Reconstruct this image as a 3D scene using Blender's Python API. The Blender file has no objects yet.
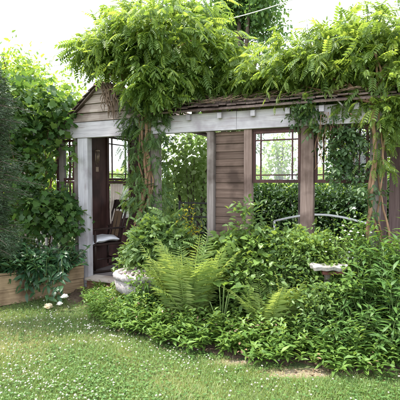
import bpy, math, random
import numpy as np
from mathutils import Vector, Matrix

R = math.radians
rng = np.random.default_rng(7)
random.seed(7)
scn = bpy.context.scene
col = scn.collection

# ------------------------------------------------------------------ camera
F = 429.0                     # focal length in pixels of a 400 px wide picture
EYE = 1.5
cam_d = bpy.data.cameras.new('camera')
cam = bpy.data.objects.new('camera', cam_d)
col.objects.link(cam)
cam_d.angle = 2 * math.atan(200 / F)
cam_d.clip_end = 2000
PITCH = math.atan(18 / F)
cam.location = (0, 0, EYE)
cam.rotation_euler = (R(90) - PITCH, 0, 0)
scn.camera = cam

# ------------------------------------------------------------------ sky and sun
SUN_EL, SUN_AZ = 66.0, -82.0       # azimuth measured from +Y towards +X
w = bpy.data.worlds.new('World'); scn.world = w; w.use_nodes = True
nt = w.node_tree; nt.nodes.clear()
sky = nt.nodes.new('ShaderNodeTexSky'); sky.sky_type = 'NISHITA'; sky.sun_disc = False
sky.sun_elevation = R(SUN_EL); sky.sun_rotation = R(SUN_AZ)
sky.dust_density = 4.0; sky.air_density = 1.0; sky.ozone_density = 1.0
haze_mix = nt.nodes.new('ShaderNodeMixRGB'); haze_mix.inputs[0].default_value = 0.72
haze_mix.inputs[2].default_value = (8.2, 8.6, 9.2, 1)      # thin white cloud veil over the blue
bg = nt.nodes.new('ShaderNodeBackground'); bg.inputs[1].default_value = 0.15
wo = nt.nodes.new('ShaderNodeOutputWorld')
nt.links.new(sky.outputs[0], haze_mix.inputs[1]); nt.links.new(haze_mix.outputs[0], bg.inputs[0])
nt.links.new(bg.outputs[0], wo.inputs[0])
sd = bpy.data.lights.new('sun', 'SUN'); sd.energy = 2.8; sd.angle = R(1.0); sd.color = (1, .95, .86)
sun = bpy.data.objects.new('sun', sd); col.objects.link(sun)
sdir = Vector((math.sin(R(SUN_AZ)) * math.cos(R(SUN_EL)), math.cos(R(SUN_AZ)) * math.cos(R(SUN_EL)), math.sin(R(SUN_EL))))
sun.rotation_euler = sdir.to_track_quat('Z', 'Y').to_euler()
sun.location = (-3, 5, 12)
scn.view_settings.view_transform = 'Standard'
scn.view_settings.look = 'None'
scn.view_settings.gamma = 1
scn.view_settings.use_curve_mapping = False
scn.view_settings.exposure = 1.7

# ------------------------------------------------------------------ helpers
def at(px, py, Y):
    """world point seen at pixel (px,py) of the 400 px photograph, Y metres ahead"""
    a = (px - 200) / F; b = (200 - py) / F
    cp, sp = math.cos(PITCH), math.sin(PITCH)
    dy = cp + b * sp; dz = -sp + b * cp
    return Vector((a / dy * Y, Y, EYE + dz / dy * Y))

def tag(o, label=None, cat=None, group=None, kind=None):
    if label: o['label'] = label
    if cat: o['category'] = cat
    if group: o['group'] = group
    if kind: o['kind'] = kind
    return o

def empty(name, loc=(0, 0, 0), rz=0.0, label=None, cat=None, group=None, kind=None):
    o = bpy.data.objects.new(name, None); col.objects.link(o)
    o.empty_display_size = 0.1
    o.location = loc; o.rotation_euler = (0, 0, rz)
    return tag(o, label, cat, group, kind)

def mesh_np(name, V, Q, mat, parent=None, tint=None, smooth=False, link=True, loc=None):
    """Q: (n,4) or (n,3) int array"""
    V = np.asarray(V, dtype=np.float32).reshape(-1, 3); Q = np.asarray(Q, dtype=np.int32)
    k = Q.shape[1]
    me = bpy.data.meshes.new(name)
    me.vertices.add(len(V)); me.vertices.foreach_set('co', V.ravel())
    me.loops.add(Q.size); me.loops.foreach_set('vertex_index', Q.ravel())
    me.polygons.add(len(Q))
    me.polygons.foreach_set('loop_start', np.arange(0, Q.size, k, dtype=np.int32))
    me.polygons.foreach_set('loop_total', np.full(len(Q), k, dtype=np.int32))
    me.update(calc_edges=True)
    if smooth: me.polygons.foreach_set('use_smooth', np.ones(len(Q), dtype=bool))
    if tint is not None:
        a = me.attributes.new('tint', 'FLOAT', 'POINT'); a.data.foreach_set('value', np.asarray(tint, dtype=np.float32))
    me.materials.append(mat)
    o = bpy.data.objects.new(name, me); col.objects.link(o)
    if parent: o.parent = parent
    if loc is not None: o.location = loc
    return o

class MB:
    def __init__(s): s.v = []; s.f = []; s.sm = []
    def add(s, vs, fs, smooth=False):
        b = len(s.v); s.v += [tuple(v) for v in vs]; s.f += [tuple(i + b for i in f) for f in fs]; s.sm += [smooth] * len(fs)
    def box(s, x0, x1, y0, y1, z0, z1, j=0.0, M=None):
        vs = [(x, y, z) for z in (z0, z1) for y in (y0, y1) for x in (x0, x1)]
        if j: vs = [tuple(c + random.uniform(-j, j) for c in v) for v in vs]
        if M is not None: vs = [M @ Vector(v) for v in vs]
        s.add(vs, [(0, 2, 3, 1), (4, 5, 7, 6), (0, 1, 5, 4), (2, 6, 7, 3), (0, 4, 6, 2), (1, 3, 7, 5)])
    def tube(s, pts, rad, n=8, cap=True):
        pts = [Vector(p) for p in pts]
        if not hasattr(rad, '__len__'): rad = [rad] * len(pts)
        vs = []; up = Vector((.13, .21, 1)).normalized()
        for i, p in enumerate(pts):
            t = (pts[min(i + 1, len(pts) - 1)] - pts[max(i - 1, 0)]).normalized()
            if abs(t.dot(up)) > .95: up = Vector((1, .1, .05)).normalized()
            a = t.cross(up).normalized(); b = t.cross(a).normalized(); up = (-b if b.dot(up) < 0 else b)
            a = t.cross(up).normalized(); b = a.cross(t).normalized()
            for k in range(n):
                q = 2 * math.pi * k / n
                vs.append(p + (a * math.cos(q) + b * math.sin(q)) * rad[i])
        fs = [(i * n + k, i * n + (k + 1) % n, (i + 1) * n + (k + 1) % n, (i + 1) * n + k) for i in range(len(pts) - 1) for k in range(n)]
        if cap: fs += [tuple(reversed(range(n))), tuple((len(pts) - 1) * n + k for k in range(n))]
        s.add(vs, fs, True)
    def lathe(s, prof, n=32, cx=0, cy=0, scal=0.0, lobes=16):
        vs = []
        for r, z, sc in prof:
            for k in range(n):
                q = 2 * math.pi * k / n; rr = r * (1 + scal * sc * abs(math.sin(q * lobes / 2)))
                vs.append((cx + rr * math.cos(q), cy + rr * math.sin(q), z))
        fs = [(i * n + k, i * n + (k + 1) % n, (i + 1) * n + (k + 1) % n, (i + 1) * n + k) for i in range(len(prof) - 1) for k in range(n)]
        s.add(vs, fs, True)
    def build(s, name, mat, parent=None, bevel=0.0, loc=None, rz=0):
        me = bpy.data.meshes.new(name); me.from_pydata(s.v, [], s.f); me.update()
        for p, q in zip(me.polygons, s.sm): p.use_smooth = q
        me.materials.append(mat)
        o = bpy.data.objects.new(name, me); col.objects.link(o)
        if parent: o.parent = parent
        if loc is not None: o.location = loc
        o.rotation_euler.z = rz
        if bevel:
            m = o.modifiers.new('bevel', 'BEVEL'); m.width = bevel; m.segments = 2; m.limit_method = 'ANGLE'
        return o

def copy_tree(o, parent=None):
    c = o.copy(); col.objects.link(c); c.parent = parent
    for ch in list(o.children): copy_tree(ch, c)
    return c

# ------------------------------------------------------------------ materials
def newmat(name):
    m = bpy.data.materials.new(name); m.use_nodes = True
    nt = m.node_tree; nt.nodes.clear()
    return m, nt, nt.nodes.new('ShaderNodeOutputMaterial')

def leaf_mat(name, cols, trans=.4, rough=.45, spec=.4, tcol=None):
    m, nt, out = newmat(name); N = nt.nodes; L = nt.links
    at_ = N.new('ShaderNodeAttribute'); at_.attribute_name = 'tint'
    geo = N.new('ShaderNodeNewGeometry')
    mx = N.new('ShaderNodeMath'); mx.operation = 'MULTIPLY_ADD'; mx.inputs[1].default_value = .35
    L.new(geo.outputs['Random Per Island'], mx.inputs[0])
    m2 = N.new('ShaderNodeMath'); m2.operation = 'MULTIPLY'; m2.inputs[1].default_value = .65
    L.new(at_.outputs['Fac'], m2.inputs[0]); L.new(m2.outputs[0], mx.inputs[2])
    cr = N.new('ShaderNodeValToRGB'); e = cr.color_ramp.elements
    while len(e) < len(cols): e.new(.5)
    for i, c in enumerate(cols): e[i].position = .08 + .84 * i / (len(cols) - 1); e[i].color = (*c, 1)
    L.new(mx.outputs[0], cr.inputs[0])
    p = N.new('ShaderNodeBsdfPrincipled'); p.inputs['Roughness'].default_value = rough
    p.inputs['Specular IOR Level'].default_value = spec
    L.new(cr.outputs[0], p.inputs['Base Color'])
    t = N.new('ShaderNodeBsdfTranslucent')
    mu = N.new('ShaderNodeMixRGB'); mu.blend_type = 'MULTIPLY'; mu.inputs[0].default_value = 1
    mu.inputs[2].default_value = (*(tcol or (2.1, 1.75, 1.0)), 1)
    L.new(cr.outputs[0], mu.inputs[1]); L.new(mu.outputs[0], t.inputs[0])
    ms = N.new('ShaderNodeMixShader'); ms.inputs[0].default_value = trans
    L.new(p.outputs[0], ms.inputs[1]); L.new(t.outputs[0], ms.inputs[2]); L.new(ms.outputs[0], out.inputs[0])
    return m

def wood_mat(name, c1, c2, c3=None, axis='X', scale=1.0, rough=.85, bump=.35, peel=None, peelamt=.5):
    """weathered wood: stretched grain, blotches, small cracks; peel = colour of worn paint"""
    m, nt, out = newmat(name); N = nt.nodes; L = nt.links
    tc = N.new('ShaderNodeTexCoord'); mp = N.new('ShaderNodeMapping')
    sc = {'X': (2, 42, 42), 'Y': (42, 2, 42), 'Z': (42, 42, 2)}[axis]
    mp.inputs['Scale'].default_value = tuple(a * scale for a in sc)
    L.new(tc.outputs['Object'], mp.inputs[0])
    geo = N.new('ShaderNodeNewGeometry')
    add = N.new('ShaderNodeVectorMath'); add.operation = 'ADD'
    cmb = N.new('ShaderNodeCombineXYZ'); mm = N.new('ShaderNodeMath'); mm.operation = 'MULTIPLY'; mm.inputs[1].default_value = 37
    L.new(geo.outputs['Random Per Island'], mm.inputs[0])
    for i in range(3): L.new(mm.outputs[0], cmb.inputs[i])
    L.new(mp.outputs[0], add.inputs[0]); L.new(cmb.outputs[0], add.inputs[1])
    n1 = N.new('ShaderNodeTexNoise'); n1.inputs['Scale'].default_value = 1; n1.inputs['Detail'].default_value = 8; n1.inputs['Roughness'].default_value = .65
    L.new(add.outputs[0], n1.inputs[0])
    n2 = N.new('ShaderNodeTexNoise'); n2.inputs['Scale'].default_value = 3.5; n2.inputs['Detail'].default_value = 5
    L.new(tc.outputs['Object'], n2.inputs[0])
    cr = N.new('ShaderNodeValToRGB'); e = cr.color_ramp.elements
    e[0].position = .3; e[0].color = (*c1, 1); e[1].position = .68; e[1].color = (*c2, 1)
    L.new(n1.outputs[0], cr.inputs[0])
    mix = N.new('ShaderNodeMixRGB'); mix.blend_type = 'MIX'
    c3 = c3 or tuple(x * .6 for x in c1)
    mix.inputs[2].default_value = (*c3, 1)
    cr2 = N.new('ShaderNodeValToRGB'); cr2.color_ramp.elements[0].position = .47; cr2.color_ramp.elements[1].position = .66
    cr2.color_ramp.elements[1].color = (.85, .85, .85, 1)
    L.new(n2.outputs[0], cr2.inputs[0]); L.new(cr2.outputs[0], mix.inputs[0]); L.new(cr.outputs[0], mix.inputs[1])
    # board to board difference
    hv = N.new('ShaderNodeHueSaturation'); mr = N.new('ShaderNodeMapRange')
    mr.inputs['To Min'].default_value = .72; mr.inputs['To Max'].default_value = 1.2
    L.new(geo.outputs['Random Per Island'], mr.inputs[0]); L.new(mr.outputs[0], hv.inputs['Value']); L.new(mix.outputs[0], hv.inputs['Color'])
    last = hv.outputs[0]
    if peel:
        n3 = N.new('ShaderNodeTexNoise'); n3.inputs['Scale'].default_value = .5; n3.inputs['Detail'].default_value = 10; n3.inputs['Roughness'].default_value = .7
        L.new(add.outputs[0], n3.inputs[0])
        cr3 = N.new('ShaderNodeValToRGB'); cr3.color_ramp.elements[0].position = peelamt - .05; cr3.color_ramp.elements[1].position = peelamt + .05
        L.new(n3.outputs[0], cr3.inputs[0])
        m4 = N.new('ShaderNodeMixRGB'); m4.inputs[2].default_value = (*peel, 1)
        L.new(cr3.outputs[0], m4.inputs[0]); L.new(last, m4.inputs[1]); last = m4.outputs[0]
    p = N.new('ShaderNodeBsdfPrincipled'); p.inputs['Roughness'].default_value = rough; p.inputs['Specular IOR Level'].default_value = .2
    L.new(last, p.inputs['Base Color'])
    b = N.new('ShaderNodeBump'); b.inputs['Strength'].default_value = bump; b.inputs['Distance'].default_value = .01
    L.new(n1.outputs[0], b.inputs['Height']); L.new(b.outputs[0], p.inputs['Normal']); L.new(p.outputs[0], out.inputs[0])
    return m

def noise_mat(name, cols, scale=20, detail=8, rough=.9, bump=.4, dist=.01, spec=.2, scale2=None, metallic=0):
    m, nt, out = newmat(name); N = nt.nodes; L = nt.links
    tc = N.new('ShaderNodeTexCoord')
    n1 = N.new('ShaderNodeTexNoise'); n1.inputs['Scale'].default_value = scale; n1.inputs['Detail'].default_value = detail; n1.inputs['Roughness'].default_value = .65
    L.new(tc.outputs['Object'], n1.inputs[0])
    cr = N.new('ShaderNodeValToRGB'); e = cr.color_ramp.elements
    while len(e) < len(cols): e.new(.5)
    for i, c in enumerate(cols): e[i].position = .3 + .42 * i / (len(cols) - 1); e[i].color = (*c, 1)
    src = n1.outputs[0]
    if scale2:
        n2 = N.new('ShaderNodeTexNoise'); n2.inputs['Scale'].default_value = scale2; n2.inputs['Detail'].default_value = 4
        L.new(tc.outputs['Object'], n2.inputs[0])
        mx = N.new('ShaderNodeMixRGB'); mx.inputs[0].default_value = .5
        L.new(n1.outputs[0], mx.inputs[1]); L.new(n2.outputs[0], mx.inputs[2]); src = mx.outputs[0]
    L.new(src, cr.inputs[0])
    p = N.new('ShaderNodeBsdfPrincipled'); p.inputs['Roughness'].default_value = rough; p.inputs['Specular IOR Level'].default_value = spec
    p.inputs['Metallic'].default_value = metallic
    L.new(cr.outputs[0], p.inputs['Base Color'])
    if bump:
        b = N.new('ShaderNodeBump'); b.inputs['Strength'].default_value = bump; b.inputs['Distance'].default_value = dist
        L.new(n1.outputs[0], b.inputs['Height']); L.new(b.outputs[0], p.inputs['Normal'])
    L.new(p.outputs[0], out.inputs[0])
    return m

def glass_mat():
    m, nt, out = newmat('old_glass'); N = nt.nodes; L = nt.links
    tr = N.new('ShaderNodeBsdfTransparent'); tr.inputs[0].default_value = (.93, .95, .95, 1)
    gl = N.new('ShaderNodeBsdfGlossy'); gl.inputs['Roughness'].default_value = .08
    df = N.new('ShaderNodeBsdfTranslucent'); df.inputs[0].default_value = (.85, .87, .9, 1)     # dusty film on old panes
    lw = N.new('ShaderNodeLayerWeight'); lw.inputs[0].default_value = .5; pw = N.new('ShaderNodeMath'); pw.operation = 'POWER'; pw.inputs[1].default_value = 5; L.new(lw.outputs['Facing'], pw.inputs[0]); fr = N.new('ShaderNodeMath'); fr.operation = 'MULTIPLY_ADD'; fr.inputs[1].default_value = .8; fr.inputs[2].default_value = .05; L.new(pw.outputs[0], fr.inputs[0])
    tc = N.new('ShaderNodeTexCoord'); n = N.new('ShaderNodeTexNoise'); n.inputs['Scale'].default_value = 5; n.inputs['Detail'].default_value = 6
    L.new(tc.outputs['Object'], n.inputs[0])
    mr = N.new('ShaderNodeMapRange'); mr.inputs['From Min'].default_value = .35; mr.inputs['From Max'].default_value = .7
    mr.inputs['To Min'].default_value = .0; mr.inputs['To Max'].default_value = .18
    L.new(n.outputs[0], mr.inputs[0])
    a = N.new('ShaderNodeMixShader'); L.new(mr.outputs[0], a.inputs[0]); L.new(tr.outputs[0], a.inputs[1]); L.new(df.outputs[0], a.inputs[2])
    b = N.new('ShaderNodeMixShader'); L.new(fr.outputs[0], b.inputs[0]); L.new(a.outputs[0], b.inputs[1]); L.new(gl.outputs[0], b.inputs[2])
    L.new(b.outputs[0], out.inputs[0])
    return m

M = {}
M['whitewood'] = wood_mat('weathered_white_paint', (.42, .39, .42), (.66, .63, .66), (.34, .30, .33), 'X', peel=(.25, .2, .19), peelamt=.61)
M['whitepost'] = wood_mat('weathered_white_post', (.40, .38, .41), (.62, .60, .63), (.3, .27, .29), 'Z', peel=(.22, .18, .17), peelamt=.60)
M['greypost'] = wood_mat('grey_weathered_post', (.15, .125, .115), (.33, .285, .265), (.09, .068, .058), 'Z')
M['redpost'] = wood_mat('red_brown_post', (.15, .10, .082), (.31, .225, .195), (.085, .055, .045), 'Z')
M['darkboard'] = wood_mat('dark_brown_boards', (.095, .060, .046), (.20, .14, .112), (.05, .032, .025), 'X')
M['darkframe'] = wood_mat('dark_red_frame', (.050, .022, .020), (.095, .045, .04), (.03, .015, .014), 'Z', rough=.6)
M['grayboard'] = wood_mat('silvered_siding', (.22, .17, .145), (.46, .39, .35), (.15, .10, .08), 'X')
M['shake'] = wood_mat('roof_shakes', (.085, .058, .05), (.20, .15, .135), (.05, .032, .027), 'Y', bump=.6)
M['floor'] = wood_mat('deck_floor', (.16, .13, .13), (.28, .24, .24), (.1, .08, .08), 'X')
M['sill'] = wood_mat('worn_threshold', (.45, .38, .34), (.66, .58, .52), (.33, .25, .2), 'X')
M['riser'] = wood_mat('red_riser', (.22, .10, .065), (.36, .19, .13), (.15, .07, .05), 'X')
M['planter'] = wood_mat('planter_boards', (.22, .15, .085), (.50, .36, .225), (.12, .075, .045), 'X')
M['fence'] = wood_mat('old_fence_boards', (.12, .075, .075), (.24, .17, .16), (.07, .04, .04), 'Z')
M['chairwood'] = wood_mat('dark_chair_wood', (.018, .010, .009), (.045, .025, .02), (.01, .006, .006), 'Z', rough=.4, bump=.1)
M['cane'] = noise_mat('woven_cane', [(.12, .075, .045), (.24, .16, .10)], 60)
M['cushion'] = noise_mat('white_cotton', [(.66, .66, .72), (.82, .82, .85)], 12, bump=.2)
M['curtain'] = noise_mat('beige_cloth', [(.62, .50, .42), (.78, .68, .60)], 6, bump=.15)
M['stone'] = noise_mat('cast_stone', [(.12, .105, .10), (.30, .27, .265), (.50, .46, .45)], 14, bump=.9, scale2=60)
M['pebble'] = noise_mat('pebbles', [(.30, .22, .20), (.52, .42, .40), (.62, .56, .55)], 45, bump=.8)
M['ironwork'] = noise_mat('black_iron', [(.012, .010, .012), (.03, .026, .03)], 30, rough=.45, spec=.5)
M['bark'] = noise_mat('tree_bark', [(.07, .05, .04), (.16, .125, .10)], 25, bump=.9, dist=.03)
M['vinebark'] = wood_mat('vine_bark', (.15, .085, .05), (.36, .23, .14), (.10, .055, .035), 'Z', scale=1.5, bump=.7)
M['twig'] = noise_mat('dry_twig', [(.11, .07, .05), (.27, .19, .14)], 30)
M['greenstem'] = noise_mat('green_stem', [(.06, .10, .03), (.13, .18, .06)], 20, bump=.1)
M['soil'] = noise_mat('garden_soil', [(.055, .038, .027), (.12, .085, .06), (.19, .14, .10)], 25, bump=.9, dist=.02)
M['drysoil'] = noise_mat('dry_worn_soil', [(.10, .075, .05), (.20, .16, .11), (.30, .25, .18)], 40, bump=.8)
M['glass'] = glass_mat()
M['whitemetal'] = noise_mat('white_painted_metal', [(.66, .66, .66), (.78, .78, .78)], 30, rough=.5, bump=.1)
M['slab'] = noise_mat('pale_slab', [(.11, .10, .09), (.25, .23, .21), (.42, .385, .36)], 16, bump=.8)
M['reddish'] = noise_mat('rusty_red', [(.06, .022, .018), (.13, .05, .04)], 20)
M['chime'] = noise_mat('tarnished_brass', [(.25, .17, .12), (.42, .32, .25)], 20, rough=.4, metallic=.6)
M['wire'] = noise_mat('pale_cable', [(.60, .60, .60), (.72, .72, .72)], 5, bump=0)
M['cream'] = leaf_mat('cream_petal', [(.70, .60, .42), (.82, .76, .62), (.85, .82, .74)], trans=.25, tcol=(1.1, 1.05, .95))
M['whitepetal'] = leaf_mat('white_petal', [(.78, .78, .75), (.86, .86, .84)], trans=.25, tcol=(1, 1, 1))
M['clover'] = leaf_mat('clover_petal', [(.42, .44, .32), (.66, .64, .56), (.80, .78, .72)], trans=.2, tcol=(1, 1, 1))

M['wist'] = leaf_mat('wisteria_leaf', [(.065, .130, .030), (.120, .205, .044), (.215, .300, .070)], trans=.56)
M['wistR'] = leaf_mat('wisteria_leaf_right', [(.070, .135, .030), (.125, .205, .044), (.205, .285, .065)], trans=.56)
M['vine'] = leaf_mat('climber_leaf', [(.028, .065, .024), (.050, .100, .034), (.085, .145, .048)], trans=.38)
M['grape'] = leaf_mat('broad_vine_leaf', [(.030, .080, .024), (.060, .130, .032), (.120, .195, .048)], trans=.42)
M['shrub'] = leaf_mat('shrub_leaf', [(.060, .120, .032), (.100, .175, .048), (.155, .24, .068)], trans=.4)
M['bright'] = leaf_mat('bright_shrub_leaf', [(.085, .16, .035), (.13, .215, .050), (.19, .29, .075)], trans=.4)
M['pale'] = leaf_mat('pale_broad_leaf', [(.20, .30, .11), (.30, .40, .18), (.42, .52, .28)], trans=.55, tcol=(1.75, 1.65, 1.25))
M['fern'] = leaf_mat('fern_leaf', [(.16, .25, .075), (.23, .32, .10), (.31, .40, .14)], trans=.42, rough=.65, spec=.2)
M['lance'] = leaf_mat('lance_leaf', [(.060, .125, .026), (.10, .185, .038), (.165, .255, .05)], trans=.36, rough=.5, spec=.3)
M['phlox'] = leaf_mat('tall_plant_leaf', [(.042, .095, .026), (.07, .145, .036), (.11, .20, .048)], trans=.34, rough=.48, spec=.3)
M['peony'] = leaf_mat('peony_leaf', [(.018, .055, .024), (.032, .085, .034), (.055, .12, .04)], trans=.25, rough=.35)
M['hosta'] = leaf_mat('large_leaf', [(.08, .17, .04), (.12, .22, .05), (.17, .28, .07)], trans=.4, rough=.6)
M['yellow'] = leaf_mat('yellow_leaf', [(.25, .30, .03), (.42, .38, .04), (.55, .45, .05)], trans=.4)
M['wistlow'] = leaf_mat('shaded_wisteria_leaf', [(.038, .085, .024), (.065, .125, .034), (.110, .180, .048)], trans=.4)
M['needle'] = leaf_mat('conifer_needle', [(.020, .042, .018), (.034, .062, .026), (.055, .09, .034)], trans=.1)
M['treedark'] = leaf_mat('oak_leaf', [(.045, .11, .035), (.075, .155, .05), (.13, .22, .06)], trans=.5)
M['treepale'] = leaf_mat('pale_tree_leaf', [(.10, .19, .04), (.17, .28, .05), (.26, .36, .07)], trans=.5)
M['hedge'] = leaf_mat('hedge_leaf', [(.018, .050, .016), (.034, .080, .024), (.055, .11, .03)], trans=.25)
M['grass'] = leaf_mat('grass_blade', [(.070, .145, .035), (.12, .20, .052), (.18, .25, .075), (.31, .31, .16)], trans=.33)
M['cloverleaf'] = leaf_mat('clover_leaf', [(.050, .120, .030), (.085, .165, .042), (.135, .22, .058)], trans=.3)
M['litter'] = leaf_mat('dead_leaf', [(.10, .06, .035), (.2, .13, .08), (.3, .22, .14)], trans=.15, tcol=(1, 1, 1))

def ground_mat():
    m, nt, out = newmat('lawn_ground'); N = nt.nodes; L = nt.links
    tc = N.new('ShaderNodeTexCoord')
    a = N.new('ShaderNodeTexNoise'); a.inputs['Scale'].default_value = 2.2; a.inputs['Detail'].default_value = 6; L.new(tc.outputs['Object'], a.inputs[0])
    b = N.new('ShaderNodeTexNoise'); b.inputs['Scale'].default_value = 60; b.inputs['Detail'].default_value = 6; L.new(tc.outputs['Object'], b.inputs[0])
    c1 = N.new('ShaderNodeValToRGB'); e = c1.color_ramp.elements
    e[0].position = .3; e[0].color = (.035, .06, .018, 1); e[1].position = .7; e[1].color = (.11, .14, .045, 1); L.new(b.outputs[0], c1.inputs[0])
    c2 = N.new('ShaderNodeValToRGB'); e = c2.color_ramp.elements
    e[0].position = .5; e[0].color = (0, 0, 0, 1); e[1].position = .68; e[1].color = (.8, .8, .8, 1); L.new(a.outputs[0], c2.inputs[0])
    mx = N.new('ShaderNodeMixRGB'); mx.inputs[2].default_value = (.24, .19, .10, 1)
    L.new(c2.outputs[0], mx.inputs[0]); L.new(c1.outputs[0], mx.inputs[1])
    p = N.new('ShaderNodeBsdfPrincipled'); p.inputs['Roughness'].default_value = .95
    bp = N.new('ShaderNodeBump'); bp.inputs['Distance'].default_value = .02; L.new(b.outputs[0], bp.inputs['Height']); L.new(bp.outputs[0], p.inputs['Normal'])
    L.new(mx.outputs[0], p.inputs['Base Color']); L.new(p.outputs[0], out.inputs[0])
    return m
M['ground'] = ground_mat()

# ------------------------------------------------------------------ leaf machinery
def rot_basis(axis, up):
    axis = axis / (np.linalg.norm(axis, axis=1, keepdims=True) + 1e-9)
    side = np.cross(axis, up); side /= (np.linalg.norm(side, axis=1, keepdims=True) + 1e-9)
    n = np.cross(side, axis)
    return side, axis, n

def T_leaf(w=.42, fold=.10, curl=-.12, pos=.38):
    """one folded leaf of length 1 along +axis: 6+1 verts, two sides with bend"""
    v = [(0, 0, 0), (-w * .5, pos, fold), (-w * .36, .72, fold * .7 + curl * .5), (0, 1, curl), (w * .36, .72, fold * .7 + curl * .5), (w * .5, pos, fold), (0, .55, curl * .18)]
    q = [(0, 6, 2, 1), (6, 3, 2, 2), (0, 5, 4, 6), (6, 4, 3, 3)]
    # keep all quads: use real quads only
    v = [(0, 0, 0), (-w * .5, pos, fold), (-w * .34, .74, fold * .6 + curl * .5), (0, 1, curl), (w * .34, .74, fold * .6 + curl * .5), (w * .5, pos, fold), (0, pos, 0), (0, .74, curl * .45)]
    q = [(0, 0, 6, 1)]
    q = [(1, 0, 5, 6), (1, 6, 7, 2), (6, 5, 4, 7), (2, 7, 4, 3)]
    return np.array(v, dtype=float), np.array(q)

def T_simple(w=.4, fold=.08, curl=-.1):
    """cheaper leaf: two quads along the midrib"""
    v = [(0, 0, 0), (-w * .5, .35, fold), (-w * .33, .72, fold + curl * .5), (0, 1, curl), (w * .33, .72, fold + curl * .5), (w * .5, .35, fold)]
    return np.array(v, dtype=float), np.array([(0, 3, 2, 1), (0, 5, 4, 3)])

def T_lobed():
    """broad lobed leaf (grape like)"""
    out = [(0, 0), (-.28, -.12), (-.42, .12), (-.36, .32), (-.52, .5), (-.26, .62), (-.16, .78), (0, 1.0)]
    v = [(x, y, .12 * abs(x) - .12 * max(y - .3, 0)) for x, y in out] + [(-x, y, .12 * abs(x) - .12 * max(y - .3, 0)) for x, y in out[1:7]]
    v.append((0, .35, 0)); c = 14   # centre
    q = [(0, 1, 2, c), (2, 3, 4, c), (4, 5, 6, c), (c, 6, 7, 13 - 1), (c, 12 - 0, 11, 10), (c, 10, 9, 8 + 0)]
    # verts: 0 base, 1..6 left, 7 tip, 8..13 right
    q = [(0, c, 2, 1), (c, 4, 3, 2), (c, 6, 5, 4), (c, 13, 7, 6), (c, 11, 12, 13), (c, 9, 10, 11), (0, 8, 9, c)]
    return np.array(v, dtype=float), np.array(q)

def place(tmpl, pos, axis, up, scale):
    tv, tq = tmpl; n = len(pos)
    s, a, u = rot_basis(np.asarray(axis, float), np.asarray(up, float))
    sc = np.asarray(scale, float).reshape(-1, 1, 1)
    V = np.asarray(pos)[:, None, :] + sc * (tv[None, :, 0:1] * s[:, None, :] + tv[None, :, 1:2] * a[:, None, :] + tv[None, :, 2:3] * u[:, None, :])
    Q = tq[None] + (np.arange(n) * len(tv))[:, None, None]
    return V.reshape(-1, 3), Q.reshape(-1, 4)

def T_compound(npair=5, w=.42, leafl=.36, droop=.35, splay=62, simple=True):
    """pinnate leaf of length 1 with drooping rachis"""
    P, A, U, S = [], [], [], []
    for i in range(npair + 1):
        t = .18 + .74 * i / npair
        z = -droop * t * t; y = t * (1 - .12 * t)
        if i == npair:
            P.append((0, y, z)); A.append((0, 1, -droop * 1.6)); U.append((0, .3, 1)); S.append(leafl)
        else:
            for sg in (-1, 1):
                ang = R(splay + 6 * math.sin(i * 7 + sg))
                P.append((0, y, z)); A.append((sg * math.sin(ang), math.cos(ang), -.42 - .2 * t)); U.append((0, 0.1 * sg, 1)); S.append(leafl * (1.0 - .25 * abs(t - .5)))
    v, q = place(T_simple(w, .05, -.12), np.array(P, float), np.array(A, float), np.array(U, float), np.array(S))
    # rachis
    k = 6; rv = []; rq = []
    for i in range(k + 1):
        t = i / k * .93; rv += [(-.006, t * (1 - .12 * t), -droop * t * t), (.006, t * (1 - .12 * t), -droop * t * t)]
    for i in range(k): rq.append((2 * i, 2 * i + 1, 2 * i + 3, 2 * i + 2))
    b = len(v); v = np.vstack([v, rv]); q = np.vstack([q, np.array(rq) + b])
    return v, q

def unit(a): return a / (np.linalg.norm(a, axis=-1, keepdims=True) + 1e-9)

def blob_points(blobs, n, shell=.55, clump=None, csize=.12):
    """blobs: list of (centre, radii, weight). clumped points through the outer part of their volume + outward dirs"""
    wts = np.array([b[2] for b in blobs], float); wts /= wts.sum()
    def samp(m):
        idx = rng.choice(len(blobs), m, p=wts)
        C = np.array([tuple(b[0]) for b in blobs])[idx]; Rr = np.array([b[1] for b in blobs])[idx]
        d = unit(rng.normal(size=(m, 3))); r = (shell + (1 - shell) * rng.random((m, 1)) ** .7)
        # ragged outline: radius modulated by direction
        g = 1 + .16 * np.sin(d[:, :1] * 7 + C[:, :1] * 9) + .13 * np.sin(d[:, 2:] * 9 + 4 * C[:, 2:]) + .10 * np.sin(d[:, 1:2] * 13)
        return C + d * r * g * Rr, d
    if clump:
        cp, cd = samp(clump); k = rng.integers(0, clump, n)
        off = rng.normal(size=(n, 3)) * csize
        tint = rng.random(clump)[k] * .6 + rng.random(n) * .4
        return cp[k] + off, unit(cd[k] + rng.normal(size=(n, 3)) * .5), tint
    p, d = samp(n); return p, d, rng.random(n)

def foliage(name, parent, mat, tmpl, pos, axis, up, size, tint):
    V, Q = place(tmpl, pos, axis, up, size)
    return mesh_np(name, V, Q, mat, parent, np.repeat(tint, len(tmpl[0])))

def loc_rel(b, origin):
    return [(Vector(c) - Vector(origin), r, w) for c, r, w in b]

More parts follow.
